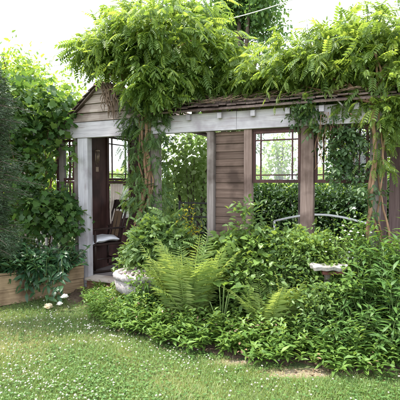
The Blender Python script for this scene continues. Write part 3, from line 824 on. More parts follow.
def vine_cloud(root, mat, tmpl, blobs, n, size, clump, csize, droop=.35, shell=.5, name='foliage', upj=.35):
    p, d, t = blob_points(loc_rel(blobs, root.location), n, shell, clump, csize)
    ax = unit(d * np.array([1, 1, .5]) + rng.normal(size=(n, 3)) * .55 + np.array([0, 0, -droop]))
    up = np.array([0, 0, 1.]) + rng.normal(size=(n, 3)) * upj
    return foliage(name, root, mat, tmpl, p, ax, up, size * rng.uniform(.5, 1.3, n), t)

def whips(root, mat, tmpl, blobs, n, size, L=(.25, .6), r=.004):
    # long young shoots breaking out of the canopy
    o = Vector(root.location); P, A, N, S, T = [], [], [], [], []; m = MB()
    for i in range(n):
        b = random.choice(blobs); q = random.uniform(0, 6.28); e = random.uniform(-.5, 1.1); d = Vector((math.cos(q) * math.cos(e), math.sin(q) * math.cos(e), math.sin(e)))
        s0 = Vector(b[0]) - o + Vector([d[k] * b[1][k] * .85 for k in range(3)]); ln = random.uniform(*L); pts = [s0]; tt = random.random()
        for k in range(6):
            d = (d + Vector((random.uniform(-.2, .2), random.uniform(-.2, .2), -.16 - .05 * k))).normalized(); pts.append(pts[-1] + d * ln / 6)
            sd_ = d.cross(Vector((0, 0, 1))).normalized() * (1 if k % 2 else -1)
            P.append(tuple(pts[-1])); A.append(tuple(d * .8 + sd_ * .9 + Vector((0, 0, -.2)))); N.append((0, 0, 1)); S.append(size * (1 - .11 * k) * random.uniform(.7, 1.1)); T.append(.5 + .5 * tt)
        m.tube(pts, [r, r * .9, r * .8, r * .7, r * .6, r * .5, r * .3], 4, False)
    foliage('shoot_foliage', root, mat, tmpl, np.array(P), np.array(A), np.array(N, float) + rng.normal(size=(len(P), 3)) * .2, np.array(S), np.array(T))
    o2 = m.build('shoots', M['greenstem'], root); o2['kind'] = 'stuff'

def wood_in(root, blobs, start, mat='vinebark', r=.012, n=18):
    m = MB(); o = Vector(root.location)
    for i in range(n):
        b = random.choice(blobs); c = Vector(b[0]) - o + Vector([random.uniform(-.8, .8) * k for k in b[1]]); s0 = Vector(start) - o + Vector((random.uniform(-.12, .12), random.uniform(-.08, .08), random.uniform(-.1, .1)))
        mid = s0.lerp(c, .5) + Vector((random.uniform(-.1, .1), random.uniform(-.1, .1), random.uniform(-.02, .2)))
        pts = [s0, s0.lerp(mid, .5) + Vector((random.uniform(-.04, .04), 0, random.uniform(-.03, .03))), mid, mid.lerp(c, .5) + Vector((random.uniform(-.05, .05), 0, random.uniform(-.05, .05))), c]
        m.tube(pts, [r, r * .85, r * .7, r * .5, r * .25], 6)
    return m.build('branches', M[mat], root)

YL = 5.25
wl = empty('wisteria', (PW(U(152), -.1).x, PW(U(152), -.1).y, 0), 0, 'bright green wisteria climbing the doorway post and billowing over the gable', 'vine')
lb = [blob(130, 42, YL + .1, 32, 27, 34), blob(101, 52, YL + .15, 19, 14, 18, .5), blob(126, 20, YL + .2, 20, 15, 18, .5), blob(165, 40, YL, 42, 36, 40, 1.4),
      blob(208, 58, YL + .25, 27, 30, 28, .9), blob(190, 12, YL + .3, 30, 14, 26, .7), blob(156, 80, YL - .1, 25, 17, 24, .8), blob(196, 80, YL + .15, 30, 10, 20, .6), blob(232, 78, YL + .3, 20, 10, 20, .5)]
vine_cloud(wl, M['wist'], WIST, lb, 4000, .215, 300, .075, droop=.35)
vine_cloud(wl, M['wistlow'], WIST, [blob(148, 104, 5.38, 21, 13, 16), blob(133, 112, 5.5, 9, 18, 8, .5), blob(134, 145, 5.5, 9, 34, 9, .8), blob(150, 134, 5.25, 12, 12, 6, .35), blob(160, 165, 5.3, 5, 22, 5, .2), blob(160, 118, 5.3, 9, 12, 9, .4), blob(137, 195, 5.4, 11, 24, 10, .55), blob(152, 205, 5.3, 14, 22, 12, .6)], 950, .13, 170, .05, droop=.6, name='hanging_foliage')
wb = Vector(wl.location)
for (x0, x1, z1, r0, tw, tn, ph) in ((-.06, -.07, 2.5, .024, .06, 1.5, 0), (-.03, -.01, 2.55, .028, .05, 1.2, 2), (-.08, .04, 2.4, .015, .10, 2.2, 4), (.03, -.04, 2.5, .013, .08, 2.6, 1), (-.12, -.10, 2.35, .011, .07, 2.0, 5)):
    trunk('trunk', wl, (x0, -.02, 0), (x1, .02, z1), r0, r0 * .7, 22, tw, tn, ph)
wood_in(wl, lb, Vector(wl.location) + Vector((0, 0, 2.4)), n=34, r=.016)

whips(wl, M['wist'], WIST, lb, 90, .18)
# ------------------------------------------------------------------ right wisteria
YR = 4.55
p0 = PW(U(375), -.1)
wr = empty('wisteria', (p0.x, p0.y, 0), 0, 'yellow green wisteria spreading over the shake roof from the right end post', 'vine')
rb = [blob(372, 84, YR - .05, 32, 19, 24, 1.1), blob(368, 56, YR + .1, 40, 36, 42, 1.5), blob(320, 62, YR + .2, 33, 29, 34, 1.0), blob(286, 72, YR + .4, 27, 17, 26, .8), blob(255, 78, YR + .6, 26, 14, 22, .6), blob(400, 80, YR - .15, 30, 45, 36, .9),
      blob(345, 40, YR + .3, 30, 16, 26, .5), blob(392, 42, YR + .1, 30, 20, 26, .6), blob(390, 108, YR - .2, 16, 16, 16, .4), blob(436, 60, YR, 30, 50, 36, .5)]
vine_cloud(wr, M['wistR'], WIST, rb, 4200, .20, 320, .075, droop=.3)
vine_cloud(wr, M['wistR'], WIST, [blob(308, 102, 4.72, 16, 9, 12, .7), blob(275, 96, 5.0, 20, 4, 12, .4), blob(318, 118, 4.66, 9, 16, 7, .5), blob(378, 150, 4.28, 9, 34, 9, .3), blob(397, 130, 4.3, 9, 20, 10, .2)], 380, .12, 90, .05, droop=.6, name='hanging_foliage')
for (x0, x1, z1, r0, tw, tn, ph) in ((-.05, -.02, 2.5, .024, .035, 1.3, 0), (.05, -.06, 2.5, .016, .07, 2.1, 2), (.16, .02, 2.4, .011, .06, 1.7, 4), (-.0, .14, 2.45, .013, .09, 1.4, 3)):
    trunk('trunk', wr, (x0, -.03, 0), (x1, .0, z1), r0, r0 * .7, 22, tw, tn, ph)
wood_in(wr, rb, Vector(wr.location) + Vector((0, 0, 2.35)), n=34, r=.014)
whips(wr, M['wistR'], WIST, rb, 90, .17)
# bare pale stem curving out over the beam
m = MB(); a = at(326, 90, 4.5) - wr.location; m.tube([a, at(334, 97, 4.45) - wr.location, at(341, 104, 4.4) - wr.location, at(344, 108, 4.42) - wr.location], [.006, .007, .008, .007], 6); m.build('bare_stem', M['slab'], wr)

# ------------------------------------------------------------------ small leaved climber over the right window
c0 = PW(U(345), -.12)
cl = empty('climbing_vine', (c0.x, c0.y, 0), 0, 'dark small leaved climber hanging across the right hand window', 'vine')
cb = [blob(347, 146, 4.52, 21, 18, 9, .9), blob(308, 108, 4.64, 19, 14, 8, 1.0), blob(362, 160, 4.42, 12, 26, 9, .6), blob(338, 128, 4.5, 20, 7, 7, .3), blob(362, 200, 4.3, 12, 20, 10, .2), blob(344, 172, 4.5, 12, 8, 8, .2)]
vine_cloud(cl, M['vine'], T_compound(2, .55, .5, .2, 50), cb, 760, .10, 140, .045, droop=.4)
m = MB()
for i in range(16):
    a = at(random.uniform(318, 372), 112, 4.5) - cl.location; pts = [a]
    for k in range(6): pts.append(pts[-1] + Vector((random.uniform(-.04, .04), random.uniform(-.01, .01), -random.uniform(.06, .13))))
    m.tube(pts, .0035, 4)
m.tube([(.30, .02, 0), (.32, .03, .6), (.29, .02, 1.1), (.31, .02, 1.6), (.26, .0, 2.1), (.05, .0, 2.2)], .007, 6)
m.build('stems', M['vinebark'], cl)

# ------------------------------------------------------------------ broad leaved vine, left wing
g0 = PW(U(40), -.1)
gv = empty('grape_vine', (g0.x, g0.y, 0), 0, 'broad leaved vine smothering the left wing and its small window', 'vine')
gb = [blob(22, 100, 5.9, 38, 26, 30, 1.0), blob(60, 112, 6.05, 20, 18, 22, .5), blob(8, 120, 5.8, 30, 40, 30, 1), blob(18, 165, 5.85, 22, 34, 22, .9), blob(46, 150, 5.9, 10, 30, 8, .25), blob(22, 215, 5.8, 36, 34, 22, 1.1), blob(60, 220, 5.85, 22, 18, 10, .5), blob(60, 204, 5.9, 14, 7, 7, .12), blob(66, 150, 5.9, 10, 22, 5, .05),
      blob(40, 205, 5.85, 20, 25, 14, .4), blob(-30, 150, 5.7, 30, 80, 30, 1.0)]
vine_cloud(gv, M['grape'], LOBED, gb, 4800, .088, 460, .08, droop=.5, upj=.5)
for i in range(5): trunk('trunk', gv, (-.45 + i * .2, 0, 0), (-.55 + i * .27, .05, 2.0 + .2 * (i % 2)), .014, .008, 14, .05, 1.2, i)
wood_in(gv, gb[:6], Vector(gv.location) + Vector((0, 0, .9)), n=30, r=.011)

whips(gv, M['grape'], LOBED, gb, 60, .085, (.2, .45))
# conifer at the left edge
k0 = at(-10, 200, 4.5)
cf = empty('conifer', (k0.x, k0.y, 0), 0, 'dark feathery conifer at the left edge of the lawn', 'tree')
m = MB(); m.tube([(0, 0, 0), (.02, 0, 1), (0, .02, 2.2), (.01, 0, 3.1)], [.05, .04, .025, .008], 8); m.build('trunk', M['bark'], cf)
P, A, N, S, T = [], [], [], [], []; m = MB()
for i in range(190):
    z = .75 + 1.95 * (i / 190) ; q = i * 2.4; L = (.36 - .10 * abs(z - 1.6) + .10 * math.sin(z * 9)) * random.uniform(.45, 1.25)
    d = np.array([math.cos(q), math.sin(q), -.12]); b = np.array([0, 0, z]); m.tube([b, b + d * L * .5 + np.array([0, 0, .02]), b + d * L], [.007, .005, .002], 4, False)
    tt = random.random()
    for k in range(12):
        t = .2 + .8 * k / 12; pb = b + d * L * t
        sd_ = np.array([-d[1], d[0], 0]) * random.choice((-1, 1)); l2 = L * .35 * (1.1 - t)
        for j in range(14):
            c = pb + (sd_ + d * .7) * l2 * j / 14 + rng.normal(size=3) * .022
            P.append(c); A.append(sd_ * rng.uniform(-.6, 1) + d + rng.normal(size=3) * .5); N.append(rng.normal(size=3)); S.append(random.uniform(.022, .045)); T.append(.6 * tt + .4 * random.random())
foliage('foliage', cf, M['needle'], T_simple(.2, .03, -.05), np.array(P), np.array(A), np.array(N), np.array(S), np.array(T))
m.build('branches', M['bark'], cf)

# ------------------------------------------------------------------ ferns
def frond_T(npin=30, arch=.55):
    P, A, Uu, S = [], [], [], []; rv = []
    def f(t): return np.array([0, t * (1 - .22 * t * t * arch), .0]) + np.array([0, 0, -arch * .55 * t ** 3.0])
    for i in range(npin):
        t = .12 + .87 * i / npin; p = f(t); tg = f(t + .01) - f(t - .01); tg /= np.linalg.norm(tg)
        wd = .175 * math.sin(math.pi * min(1, (t - .05) * .78 + .22) ** 1.25) + .012
        for sg in (-1, 1):
            P.append(p); A.append((sg * .95, tg[1] * .42 + rng.normal() * .07, tg[2] * .42 - .14 + rng.normal() * .12)); Uu.append((0, -tg[2], tg[1])); S.append(wd * rng.uniform(.80, 1.08))
    v, q = place(T_simple(.115, .015, -.16), np.array(P), np.array(A), np.array(Uu), np.array(S))
    k = 10
    for i in range(k + 1):
        p = f(i / k); ww = .007 * (1 - .7 * i / k); rv += [(-ww, p[1], p[2]), (ww, p[1], p[2] + .001)]
    rq = [(2 * i, 2 * i + 1, 2 * i + 3, 2 * i + 2) for i in range(k)]
    return np.vstack([v, rv]), np.vstack([q, np.array(rq) + len(v)])
FRONDS = [frond_T(31, a) for a in (.12, .28, .5)]
def fern(label, x, y, L, n, spread, group):
    r = empty('fern', (x, y, gz(x, y)), 0, label, 'fern', group)
    Vs, Qs, Ts, b = [], [], [], 0
    for i in range(n):
        q = 2.4 * i + rng.normal() * .2; sp_ = spread * rng.uniform(.25, 1.0)
        ax = np.array([[math.cos(q) * sp_, math.sin(q) * sp_, 1.0]]); up = np.array([[-math.cos(q), -math.sin(q), sp_ + .1]]) + rng.normal(size=(1, 3)) * .12
        tm = FRONDS[i % 3]; Lf = L * rng.uniform(.78, 1.1)
        V, Q = place(tm, np.array([[math.cos(q) * .03, math.sin(q) * .03, 0]]), ax, -up, np.array([Lf]))
        # fronds arch outwards: flip curve direction away from the centre
        V, Q = place((tm[0] * np.array([1, 1, 1]), tm[1]), np.array([[math.cos(q) * .03, math.sin(q) * .03, 0]]), ax, up, np.array([Lf]))
        o = mesh_np('frond', V, Q, M['fern'], r, np.full(len(V), rng.random()))
    return r
fx, fy = px_xy(188, 4.28)
fern('large bright green shuttlecock fern standing in the middle of the bed', fx, fy, 1.00, 44, .50, None)
fx, fy = px_xy(269, 3.98); fern('small yellow green fern, left of the two small ones below the shrubs', fx, fy, .70, 22, .42, 'small ferns')
fx, fy = px_xy(291, 4.08); fern('small fern close beside the bird table, right of the other small fern', fx, fy, .66, 18, .42, 'small ferns')

# ------------------------------------------------------------------ bed shrubs and plants
def H(name, label, cat, px, Y, *a, **k):
    x, y = px_xy(px, Y); return herb(name, label, cat, x, y, *a, **k)
H('shrub', 'light green shrub wrapped round the foot of the vine covered post', 'shrub', 158, 5.0, 1.22, .28, 110, 18, WIST2, .15, 'shrub', start=.1, up=.1)
H('shrub', 'leafy green shrub growing between the entry and the post foot', 'shrub', 134, 5.2, .95, .18, 46, 13, LEAF, .09, 'shrub', start=.2)
H('yellow_leaf_plant', 'plant with yellow tinted leaves just left of the board panel', 'plant', 189, 4.95, 1.34, .18, 34, 14, LEAF, .07, 'yellow', start=.5)
H('shrub', 'bright green shrub below the board panel behind the large fern', 'shrub', 228, 4.74, .98, .30, 90, 16, BROAD, .095, 'bright', start=.25)
H('shrub', 'mid green shrub with a tall sprig reaching the first window', 'shrub', 262, 4.62, 1.38, .28, 50, 18, LEAF, .085, 'shrub', start=.25)
H('shrub', 'light green shrub with oval leaves under the first window', 'shrub', 250, 4.45, 1.04, .33, 90, 16, BROAD, .085, 'bright', start=.2)
H('shrub', 'fine leaved green shrub below the brown post between the windows', 'shrub', 292, 4.40, 1.10, .32, 110, 20, LEAF, .065, 'shrub', start=.2)
H('shrub', 'dense small leaved shrub directly behind the bird table', 'shrub', 322, 4.30, 1.06, .32, 120, 20, LEAF, .06, 'bright', start=.2)
H('shrub', 'green shrub mounded left of the bird table above the small ferns', 'shrub', 286, 4.32, .82, .30, 90, 16, LEAF, .07, 'shrub', start=.15)
H('shrub', 'twiggy green shrub under the right window by the end post', 'shrub', 368, 4.15, 1.28, .24, 40, 18, LEAF, .06, 'lance', start=.25)
H('shrub', 'dark leaved low shrub between the stone basin and the large fern', 'shrub', 157, 4.66, .64, .24, 90, 15, LEAF, .055, 'lance', start=.1)
H('shrub', 'leafy shrub filling the gap right of the large fern', 'shrub', 254, 4.3, .80, .24, 60, 14, LEAF, .08, 'shrub', start=.2)
H('shrub', 'broad low green shrub at the right edge behind the tall stems', 'shrub', 398, 4.0, 1.05, .3, 56, 14, LEAF, .09, 'lance', start=.2)

H('shrub', 'low leafy shrub hiding the foot of the bird table post on its left', 'shrub', 317, 3.80, .66, .16, 60, 14, LEAF, .06, 'shrub', start=.1)
H('shrub', 'low leafy shrub right of the bird table post', 'shrub', 344, 3.82, .80, .16, 50, 14, LEAF, .065, 'lance', start=.1)
H('shrub', 'loose light green shrub between the two small ferns and the white bench', 'shrub', 308, 4.5, 1.12, .28, 90, 17, BROAD, .07, 'bright', start=.3)
H('shrub', 'low fine leaved shrub in front of the stone basin', 'shrub', 139, 4.55, .36, .17, 60, 13, LANCE, .07, 'phlox', start=.1)
# large soft leaves beside the fern
bp = empty('large_leaf_plant', (*px_xy(222, 4.02), 0), 0, 'plant with a few very large soft green leaves right of the large fern', 'plant')
n = 8; q = rng.random(n) * 6.28; el = rng.uniform(.3, 1.1, n)
tipd = np.stack([np.cos(q), np.sin(q), el - .5], -1)
pp = np.stack([np.cos(q) * .16 * (1.3 - el), np.sin(q) * .16 * (1.3 - el), .16 + .36 * el], -1)
foliage('foliage', bp, M['hosta'], T_leaf(.62, .07, -.18, .33), pp, tipd, np.stack([-.2 * np.cos(q), -.2 * np.sin(q), np.ones(n)], -1), rng.uniform(.12, .19, n), rng.random(n))
m = MB()
for p_ in pp: m.tube([(0, 0, 0), tuple(p_ * np.array([.5, .5, .6])), tuple(p_)], .005, 5)
m.build('stem', M['greenstem'], bp)

# white flowered plant under the right window
def blossom_mesh(name, parent, mat, centre, r, npet, layers):
    P, A, Uu, S, T = [], [], [], [], []
    for l in range(layers):
        for k in range(npet):
            q = 2 * math.pi * k / npet + l * .4; e = .1 + (.9 if layers < 4 else 2.6) * l / max(layers - 1, 1)
            P.append(np.array(centre) + rng.normal(size=3) * r * .05); A.append((math.cos(q), math.sin(q), e)); Uu.append((-math.cos(q) * e, -math.sin(q) * e, 1)); S.append(r * (1 - .25 * l / layers)); T.append(rng.random())
    return foliage(name, parent, M[mat], T_leaf(.8, .1, .25, .5), np.array(P), np.array(A, float), np.array(Uu, float), np.array(S), np.array(T))
rs = H('rose_bush', 'loose shrub dotted with small white flowers under the right window', 'rose bush', 347, 4.22, 1.22, .28, 80, 18, LEAF, .06, 'lance', start=.3)
for (px, py, r) in ((354, 209, .026), (355, 217, .014), (343, 226, .016), (351, 232, .020), (345, 231, .015), (349, 235, .016), (353, 229, .012), (358, 233, .016), (363, 236, .014), (340, 238, .014), (371, 233, .015), (352, 240, .014), (330, 240, .012), (326, 252, .012)):
    c = at(px, py, 3.98 + random.uniform(-.05, .05)) - rs.location
    blossom_mesh('blossom', rs, 'whitepetal', c, r, 6, 2)

# peony in the planter, stems arching over the boards, three cream blooms at the grass
pe = empty('peony', at(40, 280, 5.62), 0, 'dark leaved peony spilling over the planter with cream blooms near the grass', 'peony'); pe.location.z = .33
P, A, N, S, T, tb = stem_arrays(74, .46, .50, 13, .15, start=.2, up=.15, r0=.35, curve=1.1, hvar=.45)
foliage('foliage', pe, M['peony'], T_leaf(.34, .06, -.25, .4), P, A, N, S, T)
m = MB()
for t in tb: m.tube(t, .005, 4, False)
# hanging shoots over the front board
P, A, S, T = [], [], [], []
bl = [(48.5, 308, .062, 'cream'), (59.5, 305, .044, 'whitepetal'), (64.5, 298, .052, 'whitepetal')]
ends = [at(px - 2, py - 3, 5.08) for px, py, r, c in bl] + [at(px, py, 5.18) for px, py in ((30, 285), (38, 292), (24, 280), (44, 285), (14, 276), (34, 300), (52, 292), (8, 284), (20, 292), (28, 272), (58, 284), (46, 276), (36, 278), (62, 276), (26, 298))]
for e in ends:
    e = Vector(e) - pe.location; s0 = Vector((e.x * .8, -.05, 0)); mid = s0.lerp(e, .45) + Vector((0, 0, .30))
    pts = [s0, s0.lerp(mid, .6) + Vector((0, 0, .05)), mid, mid.lerp(e, .5) + Vector((0, -.03, .05)), e]; m.tube(pts, .004, 5)
    tt = random.random()
    for k in range(34):
        t = random.random() * 3.9 * .97; i = int(t); c = pts[i].lerp(pts[i + 1], t - i)
        P.append(tuple(c)); A.append((random.uniform(-1, 1), random.uniform(-1, .3), random.uniform(-1.0, .3))); S.append(random.uniform(.08, .15)); T.append(.5 * tt + .5 * random.random())
foliage('drooping_foliage', pe, M['peony'], T_leaf(.34, .06, -.25, .4), np.array(P), np.array(A), np.tile([0, -.5, 1.], (len(P), 1)) + rng.normal(size=(len(P), 3)) * .3, np.array(S), np.array(T))
m.build('stem', M['greenstem'], pe)
for px, py, r, c in bl: blossom_mesh('blossom', pe, c, at(px, py, 4.93) - pe.location, r, 9, 6)
H('shrub', 'dark green shrub at the left end of the planter', 'shrub', 2, 5.35, .55, .30, 60, 13, LEAF, .11, 'peony', start=.1, z=.33)
# tall stems on the right
tall = H('tall_leafy_plant', 'upright plant with long narrow leaves in the right corner of the bed', 'plant', 392, 3.62, 1.08, .22, 13, 24, LANCE, .17, 'phlox', 'tall narrow leaved plants on the right', start=.08, up=.35, hvar=.25)
copies(tall, [(*px_xy(372, 3.75), 1.3, .92), (*px_xy(415, 3.7), 2.2, 1.05), (*px_xy(352, 3.72), 4.0, .72), (*px_xy(398, 3.95), 5.1, 1.12)],
       ['narrow leaved upright plant left of the tallest ones at the right', 'narrow leaved upright plant cut by the right edge of the picture', 'shortest of the upright narrow leaved plants, beside the bird table', 'tall narrow leaved plant standing at the back, by the end post'])
tall['label'] = 'upright plant with long narrow leaves, front of the right corner of the bed'
low = H('lance_leaf_plant', 'knee high plant with narrow pointed leaves at the front right of the bed', 'plant', 340, 3.55, .52, .22, 16, 15, LANCE, .125, 'phlox', 'knee high plants along the right front of the bed', start=.08, up=.3)
copies(low, [(*px_xy(px, Y), random.uniform(0, 6), sc) for px, Y, sc in ((318, 3.72, .85), (360, 3.5, .95), (378, 3.45, 1.05), (398, 3.42, 1.1), (300, 3.85, .8), (336, 3.85, .9), (356, 3.95, 1.1), (310, 3.98, .95), (420, 3.5, 1.1), (384, 3.62, 1.25))],
       ['knee high narrow leaved plant in front of the bird table', 'knee high narrow leaved plant right of the worn soil patch', 'knee high narrow leaved plant at the bed edge, second from the right', 'knee high narrow leaved plant at the bed edge, rightmost in full view', 'knee high narrow leaved plant in front of the right small fern', 'knee high narrow leaved plant just behind the front edge below the bird table', 'knee high narrow leaved plant right of the bird table post', 'small narrow leaved plant left of the bird table post', 'knee high narrow leaved plant cut off by the right edge', 'taller narrow leaved plant among the knee high ones, in front of the tall stems'])
bigr = empty('large_leaf_plant', (*px_xy(392, 3.8), 0), 0, 'tall plant with a few large pale green leaves at the right edge', 'plant')
P, A, N, S, T, tb = stem_arrays(5, 1.15, .12, 6, .26, start=.55, up=.25)
foliage('foliage', bigr, M['hosta'], T_leaf(.42, .07, -.25, .38), P, A, N, S, T)
m = MB(); [m.tube(t, .007, 5, False) for t in tb]; m.build('stem', M['greenstem'], bigr)

# ------------------------------------------------------------------ ground cover (one mass)
def edge_y(x): return np.interp(x, EX, EY)
def cover(name, label, xr, d0, d1, n, h, tmpl, size, mat, per=9, hv=.35):
    Ps, As, Ns, Ss, Ts = [], [], [], [], []
    for i in range(n):
        x = rng.uniform(*xr); y = float(edge_y(x)) + rng.uniform(d0, d1) ** 1.0 + .06 * math.sin(x * 9) + .05 * math.sin(x * 23)
        if y > fac_y(x) - .12: continue
        hh = h * rng.uniform(1 - hv, 1.1) * (.55 + .45 * min(1, (y - float(edge_y(x)) + .08) / .25))
        q0 = rng.random() * 6; tt = rng.random(); ln = rng.normal(size=2) * .08
        for k in range(per):
            t = .3 + .7 * (k + .5) / per; ph = q0 + k * 2.4
            Ps.append((x + ln[0] * t, y + ln[1] * t - .04 * t, gz(x, y) + hh * t)); As.append((math.cos(ph), math.sin(ph), .55 * t + rng.normal() * .25)); Ns.append((rng.normal() * .25, rng.normal() * .25, 1)); Ss.append(size * rng.uniform(.65, 1.15)); Ts.append(.55 * tt + .45 * rng.random())
    V, Q = place(tmpl, np.array(Ps), np.array(As), np.array(Ns), np.array(Ss))
    o = mesh_np(name, V, Q, M[mat], None, np.repeat(np.array(Ts), len(tmpl[0])))
    tag(o, label, 'ground cover', kind='stuff')
cover('ground_cover', 'low spreading lance leaved ground cover along the front of the bed', (-.75, 2.3), .02, .62, 1300, .24, T_leaf(.32, .05, -.22, .4), .085, 'lance', 10)
cover('ground_cover', 'fine dark green ground cover below the stone basin by the entry', (-1.32, -.35), .02, .66, 1100, .20, LANCE, .065, 'lance', 12)
cover('ground_cover', 'shaded green undergrowth filling the back of the bed', (-.9, 2.6), .5, 1.7, 1200, .30, LEAF, .075, 'shrub', 9)

cover('ground_cover', 'scattered taller oval leaved sprigs poking through the low ground cover', (-1.1, 2.4), .12, .8, 330, .36, SIMPLE, .055, 'bright', 16)
cover('dead_leaves', 'a few yellowed and brown leaves caught in the ground cover', (-1.2, 2.4), .05, 1.0, 260, .30, SIMPLE, .045, 'litter', 3)
# ------------------------------------------------------------------ lawn
def inbed(x, y):
    e = np.interp(x, EX, EY, left=EY[0]); return (y > e + .03 * np.sin(x * 13)) & (x > EX[0])
def lawn_pts(n, ymin=2.2, ymax=6.4):
    t = rng.random(n); y = 1 / (1 / ymin + (1 / ymax - 1 / ymin) * t ** .8); x = rng.uniform(-.62, .62, n) * y
    k = ~inbed(x, y) & ~((x < -1.3) & (y > 5.80 + (x + 1.6) * .84)); x, y = x[k], y[k]
    return x, y
def bare(x, y):   # thin, worn places where the soil shows
    d1 = np.hypot((x - .88) / .42, (y - 3.32) / .10); d2 = np.hypot((x + 1.75) / .35, (y - 4.2) / .3); d3 = np.hypot((x - .35) / .25, (y - 3.55) / .07)
    return np.minimum(d1, d3)
def grass(n, hgt, wid, name, mat):
    x, y = lawn_pts(n); k = rng.random(len(x)) < np.clip(bare(x, y) - .35, .06, 1); x, y = x[k], y[k]; n = len(x)
    near = np.clip(1.15 - .0 * y, .5, 1.2)
    h = hgt * rng.uniform(.5, 1.25, n) * (1 + .35 * np.sin(x * 5 + y * 3) * np.sin(y * 7 - x)); a = rng.random(n) * 6.28; ln = rng.uniform(.1, 1.0, n) * h
    z = gz_np(x, y) - .003
    dx, dy = np.cos(a), np.sin(a); sx, sy = -dy * wid, dx * wid; wv = rng.uniform(.7, 1.4, n)
    V = np.stack([np.stack([x - sx * wv, y - sy * wv, z], -1), np.stack([x + sx * wv, y + sy * wv, z], -1),
                  np.stack([x + dx * ln * .35 + sx * wv * .8, y + dy * ln * .35 + sy * wv * .8, z + h * .6], -1), np.stack([x + dx * ln * .35 - sx * wv * .8, y + dy * ln * .35 - sy * wv * .8, z + h * .6], -1),
                  np.stack([x + dx * ln + sx * .15, y + dy * ln + sy * .15, z + h * .95], -1), np.stack([x + dx * ln - sx * .15, y + dy * ln - sy * .15, z + h * .95], -1)], 1)
    Q = np.array([(0, 1, 2, 3), (3, 2, 4, 5)])[None] + (np.arange(n) * 6)[:, None, None]
    patch = .5 + .28 * np.sin(x * 2.1 + 1) * np.sin(y * 2.7) + .15 * np.sin(x * 7 + y * 5)
    dry = np.clip(1.6 - bare(x, y), 0, 1) * .5 + np.clip(1.5 - np.hypot((x + 1.9) / .55, (y - 3.9) / .5), 0, 1) * .45 + .3 * np.clip(np.sin(x * 1.9 + 2.2) * np.sin(y * 2.3 + .6) - .3, 0, 1)
    t = np.clip(patch * .5 + rng.random(n) * .42 + dry - .03, 0, 1)
    return mesh_np(name, V.reshape(-1, 3), Q.reshape(-1, 4), M[mat], None, np.repeat(t, 6))
def gz_np(x, y): return .012 * np.sin(x * 2.3 + y) + .010 * np.sin(y * 3.1 - x * 1.2) - .006
tag(grass(210000, .036, .0016, 'lawn_grass', 'grass'), 'short uneven lawn grass in front of the bed', 'grass', kind='stuff')
# clover leaves in drifts
x, y = lawn_pts(34000); dn = .5 + .5 * np.sin(x * 3.2 + 1.3 * np.sin(y * 2.2)) * np.sin(y * 3.7 + x); k = (rng.random(len(x)) < .08 + .92 * dn ** 1.5) & (bare(x, y) > .9); x, y = x[k], y[k]; n = len(x)
q0 = rng.random(n) * 6.28; Ps, As = [], []
zc = gz_np(x, y) + rng.uniform(.012, .04, n)
for j in range(3):
    a = q0 + j * 2.094; Ps.append(np.stack([x, y, zc], -1)); As.append(np.stack([np.cos(a), np.sin(a), rng.normal(size=n) * .2 + .1], -1))
Ps = np.concatenate(Ps); As = np.concatenate(As); tt = np.tile(rng.random(n), 3)
V, Q = place(T_simple(.95, .06, -.02), Ps, As, np.tile([0, 0, 1.], (3 * n, 1)) + rng.normal(size=(3 * n, 3)) * .25, np.tile(rng.uniform(.009, .016, n), 3))
tag(mesh_np('clover', V, Q, M['cloverleaf'], None, np.repeat(tt, 6)), 'clover leaves spread in drifts through the lawn', 'clover', kind='stuff')

# clover blossoms: one shape, many copies
def clover_head():
    P, A, N, S = [], [], [], []
    for k in range(30):
        z = 1 - 1.5 * (k + .5) / 30; r = math.sqrt(max(0, 1 - z * z)); q = k * 2.4
        d = np.array([r * math.cos(q), r * math.sin(q), z]); P.append(d * .002); A.append(d + [0, 0, .25]); N.append((-d[1], d[0], .3)); S.append(.0095)
    return place(T_simple(.45, .1, -.15), np.array(P), np.array(A), np.array(N), np.array(S))
hv, hq = clover_head()
x, y = lawn_pts(3300, 2.6, 5.6)
dn = np.clip(.30 + .8 * np.sin(x * 2.3 + 2 * np.sin(y * 1.7)) * np.sin(y * 2.9 + x * 1.3) - .1 * (x > .6), .07, 1); k = (rng.random(len(x)) < dn) & (bare(x, y) > 1); x, y = x[k], y[k]
o_ = np.argsort(y); x, y = x[o_], y[o_]
vis = np.abs(x) < .466 * y + .02; vis &= y > 2.93
ix = np.where(vis)[0][:300]; rest = np.setdiff1d(np.arange(len(x)), ix)
src = None
for i in ix:
    zz = float(gz_np(x[i], y[i])) + random.uniform(.032, .055)
    if src is None:
        m_ = mesh_np('clover_blossom', hv, hq, M['clover'], None, np.full(len(hv), .7)); src = m_; o = m_
        tag(o, 'small white clover blossom in the lawn', 'flower', 'white clover blossoms scattered in the lawn')
    else: o = src.copy(); col.objects.link(o)
    o.location = (x[i], y[i], zz); o.rotation_euler = (random.uniform(-.4, .4), random.uniform(-.4, .4), random.uniform(0, 6)); s_ = random.uniform(.4, .85); o.scale = (s_, s_, s_ * random.uniform(.7, 1))
Vr = []; Qr = []
for j, i in enumerate(rest):
    Vr.append(hv * random.uniform(.5, .9) + np.array([x[i], y[i], float(gz_np(x[i], y[i])) + random.uniform(.03, .055)])); Qr.append(hq + j * len(hv))
if len(rest): tag(mesh_np('clover_blossoms', np.concatenate(Vr), np.concatenate(Qr), M['clover'], None, np.full(len(hv) * len(rest), .7)), 'farther white clover blossoms toward the bed', 'flowers', kind='stuff')
